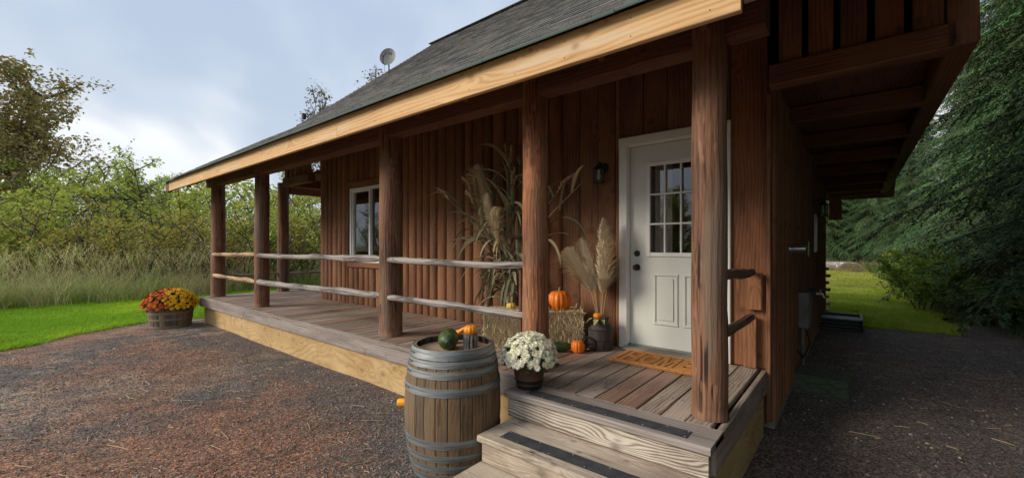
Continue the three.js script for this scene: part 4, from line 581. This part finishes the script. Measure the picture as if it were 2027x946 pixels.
// ---------------------------------------------------------------- flower pots
const petalFlower = (n, rings) => { const l = []; for (let r = 0; r < rings; r++) for (let k = 0; k < n; k++) { const g = geo([0, 0, 0, -.17, .06, .55, .17, .06, .55, 0, -.02 + r * .06, 1], [0, 2, 1, 1, 2, 3]); tf(g, [0, r * .05, 0], [-.25 - r * .45, 0, 0], [1 - r * .18, 1, 1 - r * .2]); tf(g, [0, 0, 0], [0, (k + r * .5) / n * 6.2832, 0]); l.push(g); } return mergeGeometries(l); };
const bloom = petalFlower(11, 3);
function mound(t, y0, r, h, n, fs, col, seed, leafN) {
  const R = rng(seed), L = [], C = [], K = [], KC = [], up = UP;
  for (let i = 0; i < n; i++) { const f = (i + .5) / n, th = Math.acos(1 - f * 1.06), a = i * 2.39996 + R() * .3, d = V3(Math.sin(th) * Math.cos(a), Math.cos(th), Math.sin(th) * Math.sin(a)), k = .93 + R() * .1, q = new THREE.Quaternion().setFromUnitVectors(up, V3(d.x + (R() - .5) * .5, d.y + .25, d.z + (R() - .5) * .5).normalize()).multiply(new THREE.Quaternion().setFromAxisAngle(up, R() * 6)); const z = fs * (.75 + R() * .5); L.push(mat4([d.x * r * k, y0 + d.y * h * k, d.z * r * k], q, z)); C.push(col(d, R)); }
  for (let i = 0; i < leafN; i++) { const th = Math.acos(1 - R() * 1.25), a = R() * 6.2832, k = .55 + R() * .42; K.push(mat4([Math.sin(th) * Math.cos(a) * r * k, y0 + Math.cos(th) * h * k, Math.sin(th) * Math.sin(a) * r * k], randQ(R), fs * (1 + R() * .9))); const v = .6 + R() * .8; KC.push([.022 * v, .05 * v, .015 * v]); }
  instances('leaves', leafGeo, M.leafPlain, K, t, KC); const c = instances('flower_heads', bloom, M.leafPlain, L, t, C); return c;
}
{
  const t = thing('white_mum_pot', 'small barrel style pot of cream white chrysanthemums on the top step', 'flower pot', [-1.845, DK + .004, -2.46]);
  const pr = [[0, 0], [.084, 0], [.088, .004], [.108, .10], [.122, .19], [.124, .198], [.116, .198], [.112, .17], [0, .165]]; part('pot', lathe(pr, 40), (() => { const m = M.oak.clone(); m.color.setRGB(.72, .58, .5); return m; })(), t);
  for (const [y, r] of [[.045, .098], [.008, .0905]]) part('band', lathe([[r - .004, y], [r + .004, y + .002], [r + .0085, y + .022], [r, y + .024]], 40), M.black, t);
  part('soil', lathe([[.001, .176], [.112, .172]], 24), plain(.02, .015, .01, 1), t);
  mound(t, .20, .195, .185, 270, .028, (d, R) => { const v = .88 + R() * .14; return [.93 * v, .91 * v, .66 * v + R() * .12]; }, 75, 700);
}
{
  const x = -10.25, z = -2.15, H = .44, prof = y => .315 + .062 * y - .012 * y * y; prof.h = H;
  const t = thing('half_barrel_planter', 'half barrel planter of red and yellow chrysanthemums at the porch end', 'planter', [x, gh(x, z) - .004, z]);
  staveBarrel(t, prof, 22, .025, M.oaks, 76); for (const [a, b] of [[.27, .31], [.15, .188], [.005, .05]]) hoop(t, prof, a, b, M.rust);
  part('soil', lathe([[.001, .40], [.335, .39]], 24), plain(.02, .015, .01, 1), t);
  mound(t, .40, .43, .32, 560, .034, (d, R) => { const s = -d.x * .35 + d.z * .95 + (R() - .5) * .5 - .04, v = .8 + R() * .35; return s > .0 ? (R() < .7 ? [.74 * v, .2 * v, .015] : [.46 * v, .07 * v, .012]) : [.88 * v, .56 * v, .01]; }, 77, 1500);
}
// ---------------------------------------------------------------- autumn display by the door
const BX = -2.64, BZ = -3.575, BA = .70;
{
  const t = thing('hay_bale', 'straw bale turned across the corner beside the door', 'hay bale', [BX, DK + .003, BZ], BA);
  const L = .98, D = .40, H = .35, R = rng(95); const g = new THREE.BoxGeometry(L, H, D, 16, 8, 8), p = g.attributes.position; for (let i = 0; i < p.count; i++) { const x = p.getX(i), y = p.getY(i), z = p.getZ(i), n = (fbm(x * 9 + 5, y * 9 + z * 7 + 5, 3, 3) - .5) * .03; p.setXYZ(i, x + Math.sign(x) * (Math.abs(x) > L / 2 - .01 ? n : 0), Math.max(-H / 2, y + (y > H / 2 - .01 ? n : 0)), z + Math.sign(z) * (Math.abs(z) > D / 2 - .01 ? n : 0)); } g.computeVertexNormals(); g.translate(0, H / 2, 0);
  part('bale', g, mottled(907, [.34, .24, .12], [.58, .43, .23], .2, 8, { bump: .01, grain: .9 }), t);
  const st = limb([[-.5, 0, 0], [0, .05, .02], [.5, 0, 0]], () => .5, 3), S = [], C = []; for (let i = 0; i < 5200; i++) { const f = R(); let x = (R() - .5) * L, y = R() * H, z = (R() - .5) * D, rot; const j = (R() - .5) * .7; if (f < .5) { z = D / 2 + R() * .012; rot = [j * .5, j * .5, Math.PI / 2 + (R() - .5) * 1.9]; } else if (f < .72) { y = H + R() * .012; rot = [0, R() * 3.1, j * .4]; } else { x = (R() < .5 ? -1 : 1) * (L / 2 + R() * .012); rot = [j, Math.PI / 2 + j * .5, Math.PI / 2 + (R() - .5) * 1.9]; } const l = .04 + R() * .10; S.push(mat4([x, Math.max(y, .03), z], rot, [l, .005, .005])); const v = .55 + R() * .75; C.push([.76 * v, .60 * v, .36 * v]); }
  for (let i = 0; i < 500; i++) { const a = R() * 6.28; S.push(mat4([Math.cos(a) * L * .5, R() * H, Math.sin(a) * D * .5 * 1.02], [R() * 3, R() * 6, R() * 3], [.06 + R() * .06, .004, .004])); C.push([.45, .33, .17]); }
  instances('straws', st, M.leafPlain, S, t, C); for (const x of [-.2, .2]) part('twine', box(x - .004, x + .004, -.0, H + .012, -D / 2 - .012, D / 2 + .012, .002), M.straw, t).scale.set(1, 1, 1);
}
const BY0 = DK + .36;
pumpkin('large_pumpkin', 'large round orange pumpkin on top of the straw bale', [-2.41, BY0, -3.74], .125, .95, 14, M.orange, 11, .05, .4);
pumpkin('small_pumpkin', 'small orange pumpkin on the deck in front of the straw bale', [-2.085, DK + .003, -3.57], .068, 1.02, 12, M.orange, 12, .012);
pumpkin('yellow_gourd', 'small pale yellow ribbed gourd on the left of the bale', [-2.865, BY0, -3.50], .052, .7, 9, M.yellowSkin, 13, .01);
{ const t = thing('warty_gourd', 'yellow warty gourd between the post and the large pumpkin', 'gourd', [-2.505, BY0, -3.60]); const g = new THREE.IcosahedronGeometry(.045, 12), p = g.attributes.position; for (let i = 0; i < p.count; i++) { const v = V3(p.getX(i), p.getY(i), p.getZ(i)).normalize(), w = fbm(v.x * 4 + 9, v.y * 4 + v.z * 4 + 9, 5, 2); v.multiplyScalar(.042 + .016 * ss(.45, .62, w)); p.setXYZ(i, v.x, v.y, v.z); } g.computeVertexNormals(); part('flesh', g, M.yellowSkin, t, [0, .045, 0]); part('neck', limb([[0, .08, 0], [.005, .105, 0], [.016, .12, 0]], [.018, .012, .01], 8, { caps: true }), M.greenSkin, t); }
squash('zucchini', 'long dark green squash lying on the deck behind the white flowers', [-2.24, DK + .003, -3.48], .25, .05, M.greenSkin, .75, 0, 5);
M.plume = vcol(.88, .76, .57, .95); M.plumeBrown = vcol(.66, .50, .32, .95);
function plumeGeo(pts, r, n, seed) { // feathery seed plume along a curve
  const R = rng(seed), c = new THREE.CatmullRomCurve3(pts.map(p => V3(...p))), P = [], I = [], wind = c.getTangent(.9).setY(0).normalize(); for (let i = 0; i < n; i++) { const t = Math.pow(R(), .85), p = c.getPoint(t), T = c.getTangent(t), a = R() * 6.283, side = V3(Math.cos(a), 0, Math.sin(a)); side.sub(T.clone().multiplyScalar(side.dot(T))).normalize(); const w = r * Math.sin(Math.PI * Math.pow(clamp(t * .93 + .05), .8)) * (.25 + Math.pow(R(), 1.6) * 1.5) + .01, d = T.clone().multiplyScalar(1.0).add(side.clone().multiplyScalar(.5 + R() * .35)).addScaledVector(wind, .2); const m = p.clone().addScaledVector(d, w * .7), e = m.clone().addScaledVector(d, w * .5).add(V3(0, -w * .45, 0)), s = T.clone().cross(d).normalize().multiplyScalar(.0042), k = P.length / 3; for (const v of [p.clone().sub(s), p.clone().add(s), m.clone().sub(s), m.clone().add(s), e]) P.push(v.x, v.y, v.z); I.push(k, k + 1, k + 2, k + 1, k + 3, k + 2, k + 2, k + 3, k + 4); } return geo(P, I); }
const stalk = (pts, r) => limb(new THREE.CatmullRomCurve3(pts.map(p => V3(...p))).getPoints(12).map(p => [p.x, p.y, p.z]), t => r * (1 - .5 * t), 6);
// frame of the display: a = to the camera's right along the wall, b = out from the wall
{
  const t = thing('pampas_can', 'old dark metal can of cream pampas plumes beside the door', 'vase', [-1.985, DK + .003, -3.84]);
  part('can', lathe([[0, 0], [.118, 0], [.122, .006], [.122, .20], [.118, .21], [.085, .255], [.078, .262], [.078, .30], [.088, .306], [.088, .314], [.074, .314], [.07, .28], [0, .27]], 40), mottled(911, [.03, .025, .023], [.085, .065, .055], .3, 5, { rough: .7, metal: .3 }), t);
  for (const [y, r] of [[.1, .124], [.2, .123]]) part('band', lathe([[r - .002, y - .006], [r + .003, y - .003], [r + .003, y + .003], [r - .002, y + .006]], 40), M.iron, t);
  const plumes = [[[-.30, .98, .10], [-.20, .95, .07], .62], [[-.19, 1.08, .02], [-.12, 1.0, .02], .70], [[.03, 1.30, .0], [.015, 1.05, 0], .85], [[.08, 1.17, -.02], [.05, 1.0, -.02], .75]];
  plumes.forEach(([tip, mid, len], i) => { const b = [tip[0] * .08, .27, tip[2] * .08], k = [tip[0] * .35, .62, tip[2] * .35]; const m2 = [mix(k[0], tip[0], .55), mix(k[1], tip[1], .62), mix(k[2], tip[2], .5)]; const end = i < 2 ? [tip[0] * 1.08, tip[1] + .02, tip[2]] : tip; part('stalk', stalk([b, k, m2], .0045), M.straw, t); part('plume', plumeGeo([[mix(b[0], k[0], .9), .56, mix(b[2], k[2], .9)], k, m2, end], i === 0 ? .13 : .115, 4200, 300 + i), M.plume, t); });
  for (const [x, z, h] of [[-.05, .03, .75], [.06, 0, .8]]) part('stalk', stalk([[x * .3, .27, z * .3], [x, h * .7, z], [x * 1.6, h, z]], .004), M.straw, t);
  for (const [a, l] of [[2.6, .13], [.6, .10], [1.5, .12]]) { const g = leafGeo.clone(); tf(g, [0, 0, 0], [.5, 0, 0], [l * .75, l, l]); tf(g, [.03 * Math.cos(a) - .0, .318, .05], [0, Math.PI / 2 - a + .0, 0]); part('bow_leaf', g, vcol(.34, .36, .15, .8), t); }
}
pumpkin('mini_pumpkin', 'mini orange pumpkin set in the mouth of the pampas can', [-1.985, DK + .318, -3.775], .04, .75, 9, M.orange2, 15, .008);
{ const t = thing('iron_wheel', 'small rusty iron wheel leaning against the metal can', 'wheel', [-2.03, DK + .075, -3.665], .6); part('rim', new THREE.TorusGeometry(.064, .009, 10, 36), M.iron, t); part('hub', (() => { const g = lathe([[0, .02], [.016, .02], [.02, .012], [.02, -.012], [.016, -.02], [0, -.02]], 16); g.rotateX(Math.PI / 2); return g; })(), M.iron, t); for (let k = 0; k < 6; k++) { const a = k / 6 * 6.283; part('spoke', limb([[Math.cos(a) * .015, Math.sin(a) * .015, 0], [Math.cos(a) * .06, Math.sin(a) * .06, 0]], [.005, .004], 6), M.iron, t); } t.rotation.x = -.15; }
{ const R = rng(97), t = thing('corn_stalk_bundle', 'bundle of dried corn stalks with brown pampas plumes standing behind the bale', 'corn stalks', [-3.13, DK + .003, -3.84]);
  const cm = [vcol(.22, .20, .11, .85), vcol(.30, .25, .15, .85), vcol(.15, .16, .09, .85), vcol(.44, .36, .22, .85)];
  const leaf = (p, d, L, w, droop) => { const P = [], I = [], n = 9; let q = V3(...p), dir = V3(...d).normalize(), tw = (R() - .5) * 1.2; for (let i = 0; i <= n; i++) { const s = i / n, k = w * Math.pow(Math.sin(Math.PI * Math.min(.98, s * .85 + .12)), .8) * (1 - s * .25), a = tw * s * 2, sd = dir.clone().cross(UP); if (sd.length() < .1) sd.set(1, 0, 0); sd.normalize(); sd.applyAxisAngle(dir, a); const nn = sd.clone().cross(dir).multiplyScalar(k * .25), c = sd.multiplyScalar(k / 2); P.push(q.x - c.x + nn.x, q.y - c.y + nn.y, q.z - c.z + nn.z, q.x, q.y, q.z, q.x + c.x + nn.x, q.y + c.y + nn.y, q.z + c.z + nn.z); if (i) { const j = i * 3; I.push(j - 3, j - 2, j, j - 2, j + 1, j, j - 2, j - 1, j + 1, j - 1, j + 2, j + 1); } dir.y -= droop / n * (1 + s); dir.x += (R() - .5) * .12; dir.normalize(); q = q.clone().addScaledVector(dir, L / n); } return geo(P, I); };
  // stalks: lean (x), height, lean (z)
  const stk = [[-.78, 1.62, .3], [-.50, 1.72, .2], [-.38, 1.55, .28], [-.22, 1.62, .1], [-.05, 2.05, .05], [.06, 2.0, .1], [.13, 1.75, .16], [.42, 1.6, .06], [.72, 1.62, .1], [1.0, 1.66, .12], [-.12, 1.5, .22], [.02, 1.4, .24], [-.3, 1.3, .3]];
  stk.forEach(([lx, h, lz], i) => { const s = stalk([[(R() - .5) * .12, 0, (R() - .5) * .1], [lx * .12, .75, lz * .2], [lx * .48, mix(.75, h, .55), lz * .6], [lx, h, lz]], .011); part('stalk', s, cm[i % 3], t);
    for (let k = 0; k < 8; k++) { const f = .22 + k * .1 + R() * .06, y = f * h, m = f < .45 ? f * .3 : mix(.14, 1, (f - .45) / .55), a = R() * 6.283, out = .25 + .4 * R(); part('leaf', leaf([lx * m * .95, y, lz * m * .9], [Math.cos(a) * out + lx * .5, .9, Math.abs(Math.sin(a)) * out * .8], 0.36 + R() * .36, 0.034 + R() * .028, .7 + R() * 1.7), cm[Math.floor(R() * 4)], t); }
    if (i < 9) part('tassel', plumeGeo([[lx * .96, h * .98, lz], [lx * 1.06, h * 1.04, lz], [lx * 1.25, h * 1.09, lz]], .035, 90, 500 + i), M.plumeBrown, t); });
  for (let k = 0; k < 26; k++) { const a = R() * 6.283; part('leaf', leaf([Math.cos(a) * .06, .45 + R() * .55, Math.sin(a) * .06 + .05], [Math.cos(a) * .7, .35, Math.abs(Math.sin(a)) * .7], .38 + R() * .3, .036 + R() * .02, 2.2 + R() * 1.4), cm[Math.floor(R() * 4)], t); }
  part('tie', lathe([[.075, .74], [.085, .76], [.08, .78]], 20), cm[2], t);
  [[[-.34, 1.98, .22], .10], [[-.12, 1.62, .30], .06], [[.05, 1.45, .34], .075]].forEach(([tip, r], i) => { const a = [tip[0] * .1, .72, tip[2] * .5], b = [tip[0] * .45, mix(.72, tip[1], .45), tip[2] * .8]; part('plume_stalk', stalk([[0, .2, .03], a, b], .005), M.straw, t); part('plume', plumeGeo([b, [tip[0] * .75, mix(.72, tip[1], .8), tip[2]], tip], r * 1.25, 2400, 520 + i), i ? M.plume : M.plumeBrown, t); });
}
{ const t = thing('doormat', 'orange brown coir doormat with raised lettering in front of the door', 'doormat', [-1.34, DK + .003, -3.70]); const w = .76, d = .44;
  part('base', box(-w / 2, w / 2, 0, .016, -d / 2, d / 2, .004), M.coirDark, t); part('border', [box(-w / 2, w / 2, .0165, .024, d / 2 - .05, d / 2 - .001, .003), box(-w / 2, w / 2, .0165, .024, -d / 2 + .001, -d / 2 + .05, .003), box(-w / 2 + .001, -w / 2 + .05, .0165, .0238, -d / 2 + .051, d / 2 - .051, .003, 'z'), box(w / 2 - .05, w / 2 - .001, .0165, .0238, -d / 2 + .051, d / 2 - .051, .003, 'z')], M.coir, t);
  const font = await new FontLoader().loadAsync('fonts/droid/droid_sans_bold.typeface.json'); 'HOME'.split('').forEach((c, i) => { const g = new TextGeometry(c, { font, size: .2, depth: .004, curveSegments: 8, bevelEnabled: true, bevelThickness: .001, bevelSize: .003, bevelSegments: 1 }); g.computeBoundingBox(); const b = g.boundingBox; g.translate(-(b.min.x + b.max.x) / 2, -(b.min.y + b.max.y) / 2, 0); const k = .15 / (b.max.x - b.min.x); g.scale(k, .305 / (b.max.y - b.min.y), 1); g.rotateX(-Math.PI / 2); part('letter', clean(g), M.coir, t, [-.244 + i * .1625, .0165, 0]); });
}
// ---------------------------------------------------------------- wall fixtures
function lantern(label, pos, turn, s = 1) { const t = thing('wall_lantern', label, 'lantern', pos, turn, 'black wall lanterns'); t.scale.setScalar(s); const bk = lathe([[0, .018], [.045, .018], [.055, .010], [.058, 0], [0, 0]], 28); bk.rotateX(Math.PI / 2); part('back_plate', bk, M.black, t, [0, .04, 0]); part('arm', limb([[0, .05, .012], [0, .085, .05], [0, .09, .085], [0, .07, .10]], [.009, .009, .009, .009], 8), M.black, t); part('cap', lathe([[0, .075], [.02, .07], [.062, .035], [.064, .028], [0, .028]], 6), M.black, t, [0, -.01, .10]); const g = new THREE.CylinderGeometry(.05, .05, .13, 6, 1, true); part('glass', clean(g), new THREE.MeshPhysicalMaterial({ transmission: 1, thickness: 0, roughness: .35, color: 0xd8d6cc, side: THREE.DoubleSide }), t, [0, -.05, .10]); for (let k = 0; k < 6; k++) { const a = k / 6 * 6.283; part('bar', box(-.004, .004, -.118, .02, -.004, .004, .001, 'y'), M.black, t, [Math.sin(a) * .052, 0, Math.cos(a) * .052 + .10]); } part('base_ring', lathe([[.03, -.112], [.058, -.112], [.058, -.126], [.03, -.126], [.03, -.112]], 6), M.black, t, [0, 0, .10]); part('bulb', lathe([[0, -.09], [.018, -.08], [.024, -.06], [.014, -.03], [.012, .01], [0, .012]], 14), M.white, t, [0, 0, .10]); }
lantern('black wall lantern with frosted panes beside the white door', [-2.07, 2.33, ZF + .03], 0); lantern('black wall lantern high on the dark side wall', [XR + .05, 2.16, -8.1], Math.PI / 2, 1.25);
{ const t = thing('vent_hood', 'shiny metal vent pipe sticking out of the dark side wall', 'vent', [XR + .045, 1.52, -5.15], Math.PI / 2); const pipe = lathe([[.05, 0], [.05, .13], [.053, .131], [.053, .138], [.046, .138], [.046, 0]], 28); pipe.rotateX(Math.PI / 2); const ch = plain(.55, .56, .58, .25, .9); part('pipe', pipe, ch, t); const fl = lathe([[.03, 0], [.085, 0], [.085, .006], [.03, .006]], 28); fl.rotateX(Math.PI / 2); part('flange', fl, ch, t); const cp = lathe([[0, .15], [.08, .15], [.082, .16], [0, .162]], 28); cp.rotateX(Math.PI / 2); part('cap', cp, ch, t); }
{ const t = thing('meter_box', 'grey electrical box with conduit on the dark side wall', 'utility box', [XR + .05, .62, -5.95], Math.PI / 2); const m = mottled(915, [.10, .105, .10], [.16, .165, .16], .4, 5, { metal: .3, rough: .55 }); part('box', box(-.13, .13, 0, .40, 0, .12, .012, 'y'), m, t); part('cover', box(-.11, .11, .03, .37, .1205, .13, .006, 'y'), m, t); part('conduit', limb([[-.08, .01, .05], [-.08, -.3, .05], [-.08, -.62, .05]], [.018, .018, .018], 10), m, t); part('cable', limb([[.02, 0, .06], [-.05, -.18, .12], [-.2, -.33, .06], [-.33, -.22, .02]], [.007, .007, .007, .007], 6), M.black, t); }
{ const t = thing('outlet_box', 'small white outlet cover low on the side wall', 'outlet', [XR + .05, .48, -6.6], Math.PI / 2); part('cover', box(-.04, .04, 0, .24, 0, .035, .006, 'y'), M.vinyl, t); part('flap', box(-.03, .03, .12, .22, .0355, .045, .004, 'y'), M.vinyl, t); }
{ const t = thing('hose_bracket', 'dark bracket with pale tap on the side wall', 'tap', [XR + .05, .90, -7.1], Math.PI / 2); part('bracket', box(-.15, .15, -.04, .06, 0, .10, .01), M.iron, t); part('tap', limb([[0, 0, .10], [0, 0, .17], [0, -.05, .19]], [.022, .022, .018], 10, { caps: true }), plain(.5, .48, .42, .4, .6), t); part('handle', new THREE.TorusGeometry(.03, .006, 8, 18), plain(.5, .48, .42, .4, .6), t, [0, .03, .15]); }
{ const t = thing('side_window_strip', 'narrow pale window casing on the side wall under the lantern', 'window', [XR + .045, 1.45, -8.45], Math.PI / 2); part('casing', box(-.06, .06, 0, .62, 0, .03, .005, 'y'), M.white, t); part('bead', box(-.02, .02, .02, .6, .0305, .042, .004, 'y'), M.white, t); }
// ---------------------------------------------------------------- by the side wall
{ const t = thing('concrete_step', 'mossy concrete block step on the dark ground by the side wall', 'step', [-.28, gh(-.28, -5.6) - .02, -5.62], -.12); const g = new THREE.BoxGeometry(.52, .2, .44, 10, 5, 8), p = g.attributes.position; for (let i = 0; i < p.count; i++) { const y = p.getY(i), f = 1 - .07 * (y / .2 + .5) + (fbm(p.getX(i) * 8 + 4, y * 8 + p.getZ(i) * 6 + 4, 8, 2) - .5) * .03; p.setX(i, p.getX(i) * f); p.setZ(i, p.getZ(i) * f); } g.computeVertexNormals(); g.translate(0, .1, 0); part('block', g, M.moss, t); part('moss_top', (() => { const s = new THREE.BoxGeometry(.475, .012, .395, 14, 1, 12), q = s.attributes.position; for (let i = 0; i < q.count; i++) if (q.getY(i) > 0) q.setY(i, q.getY(i) + (fbm(q.getX(i) * 20 + 3, q.getZ(i) * 20 + 3, 6, 3) - .5) * .018); s.computeVertexNormals(); s.translate(0, .203, 0); return s; })(), M.moss, t); }
{ const m = plain(.02, .02, .022, .5, 0); for (let k = 0; k < 4; k++) { const t = thing('metal_tray', ['black metal tray at the bottom of the stack by the side wall', 'second black metal tray up in the stack by the wall', 'third black metal tray up in the stack by the wall', 'black metal tray on top of the stack by the wall'][k], 'tray', [-.24, gh(-.2, -10.2) + .004 + k * .058, -10.3 + (k % 2) * .02], 0, 'stacked black trays'); const sh = new THREE.Shape(), w = .33, d = .42, r = .08, rr = (s, w, d, r) => { s.moveTo(-w + r, -d); s.lineTo(w - r, -d); s.quadraticCurveTo(w, -d, w, -d + r); s.lineTo(w, d - r); s.quadraticCurveTo(w, d, w - r, d); s.lineTo(-w + r, d); s.quadraticCurveTo(-w, d, -w, d - r); s.lineTo(-w, -d + r); s.quadraticCurveTo(-w, -d, -w + r, -d); }; rr(sh, w, d, r); const pl = clean(new THREE.ExtrudeGeometry(sh, { depth: .006, bevelEnabled: false })); pl.rotateX(-Math.PI / 2); part('plate', pl, m, t); const ho = new THREE.Path(); rr(ho, w - .02, d - .02, r - .015); const s2 = new THREE.Shape(); rr(s2, w + .012, d + .012, r); s2.holes.push(ho); const rim = clean(new THREE.ExtrudeGeometry(s2, { depth: .028, bevelEnabled: true, bevelThickness: .006, bevelSize: .005, bevelSegments: 3 })); rim.rotateX(-Math.PI / 2); rim.translate(0, .0135, 0); part('rim', rim, m, t); } }
{ const t = thing('lumber_stack', 'small stack of boards showing past the far corner of the side wall', 'lumber', [-.62, gh(-.6, -12.1), -12.15]); for (let k = 0; k < 7; k++) part('board', box(-.3, .14 + (k % 2) * .03, k * .16 + (k ? .04 : 0), k * .16 + .1, -.12, .12, .006, 'x', k * .4), k < 3 ? M.tread : M.sidings2[0], t); }
// ---------------------------------------------------------------- on the roof
{ const x = -8.75, z = -6.0, y = KY + (KZ - z) * .835; const t = thing('satellite_dish', 'grey satellite dish on the roof slope against the sky', 'satellite dish', [x, y, z]); t.scale.setScalar(.69); const dg = lathe([[0, 0], [.1, .006], [.2, .026], [.29, .056], [.30, .062], [.296, .066], [.2, .036], [.1, .016], [0, .01]], 40); dg.rotateX(Math.PI / 2); dg.scale(.92, 1.05, 1); const face = new THREE.Quaternion().setFromEuler(new THREE.Euler(-.12, .62, -.3, 'YXZ')); const m = mottled(921, [.13, .135, .14], [.18, .185, .19], .5, 4, { rough: .5, bump: .0004 }); const d = part('reflector', dg, m, t, [0, .60, 0]); d.quaternion.copy(face); const e = (px, py, pz) => { const v = V3(px, py, pz).applyQuaternion(face); return [v.x, v.y + .60, v.z]; };
  part('mast', limb([[.02, 0, 0], [.02, .2, -.02], [0, .42, -.03], e(0, -.05, -.02)], [.022, .022, .022, .022], 8, { caps: true }), M.iron, t); part('feed_arm', limb([e(.0, -.30, .03), e(0, -.34, .2), e(0, -.12, .36)], [.014, .014, .014], 8), M.iron, t); part('receiver', limb([e(0, -.16, .34), e(0, -.06, .30), e(0, .0, .28)], [.03, .034, .036], 10, { caps: true }), plain(.12, .12, .12, .5), t); part('foot', box(-.09, .13, -.01, .03, -.1, .1, .004), M.iron, t); part('cable', limb([e(-.02, -.3, .02), [-.16, .28, .05], [-.13, .12, .05], [0, .08, .03]], [.006, .006, .006, .006], 6), M.black, t); part('logo', (() => { const s = [tf(clean(new THREE.CylinderGeometry(.05, .05, .004, 20)), [-.03, .16, .033], [Math.PI / 2 - .15, 0, 0], [1, 1, .7]), tf(clean(new THREE.TorusGeometry(.035, .008, 6, 16, 3.6)), [.05, .15, .037], [-.1, 0, -1.8])]; return s; })(), plain(.05, .06, .12, .5), d); }
{ const x = -9.2, z = -4.2, t = thing('eave_light', 'small dark fixture standing on the roof edge', 'fixture', [x, KY + (KZ - z) * .835 + .01, z]); t.scale.setScalar(.62); part('post', limb([[0, 0, 0], [0, .16, 0]], [.014, .014], 8), M.black, t); part('head', box(-.07, .07, .15, .33, -.06, .06, .02, 'y'), M.iron, t); part('plate', box(-.05, .05, -.02, .015, -.05, .05, .004), M.iron, t); }
// ---------------------------------------------------------------- parked cars beyond the meadow
{ const car = (label, x, z, turn, suv) => { const t = thing('parked_car', label, 'car', [x, gh(x, z), z], turn, 'white cars beyond the meadow'); const s = new THREE.Shape(), h = suv ? 1.68 : 1.45; s.moveTo(-2.2, .35); s.lineTo(-2.25, .75); s.lineTo(-2.1, .95); s.lineTo(-1.1, 1.02); s.quadraticCurveTo(-.7, h - .1, -.25, h); s.lineTo(1.2, h - .02); s.quadraticCurveTo(1.8, h - .2, 2.05, 1.0); s.lineTo(2.25, .9); s.lineTo(2.2, .35); const g = clean(new THREE.ExtrudeGeometry(s, { depth: 1.5, bevelEnabled: true, bevelSize: .1, bevelThickness: .12, bevelSegments: 3 })); g.translate(0, 0, -.75); part('body', toCreasedNormals(g, .6), plain(.78, .79, .8, .25), t); const gm = plain(.02, .025, .03, .08); const ws = new THREE.Shape(); ws.moveTo(-.95, 1.05); ws.quadraticCurveTo(-.6, h - .15, -.2, h - .08); ws.lineTo(1.15, h - .1); ws.lineTo(1.75, 1.05); const wg = clean(new THREE.ExtrudeGeometry(ws, { depth: 1.77, bevelEnabled: false })); wg.translate(0, 0, -.885); part('side_glass', wg, gm, t); const fg = box(-1.05, -.3, 0, .02, -.68, .68, .004); tf(fg, [-.05, 1.13, 0], [0, 0, .62], [.8, 1, 1]); part('windscreen', fg, gm, t); for (const [a, b] of [[-1.4, -.8], [-1.4, .8], [1.4, -.8], [1.4, .8]]) { const w = new THREE.Group(); w.name = 'wheel'; t.add(w); part('tyre', (() => { const q = new THREE.TorusGeometry(.25, .09, 10, 24); return q; })(), M.black, w, [a, .34, b]); part('rim', (() => { const q = lathe([[0, .02], [.18, .05], [.2, .02], [.2, -.05], [0, -.05]], 18); q.rotateX(Math.PI / 2); return q; })(), plain(.4, .4, .42, .35, .8), w, [a, .34, b]); } for (const b of [-.62, .62]) part('headlight', box(-2.36, -2.28, .72, .86, b - .16, b + .16, .02), plain(.7, .72, .75, .15), t); };
  car('white car with the taller roof parked beyond the meadow', -3.9, -43, .7, true); car('low white car parked beyond the meadow nearer the firs', -1.3, -45, 1.0, false); }
renderer.render(scene, camera);
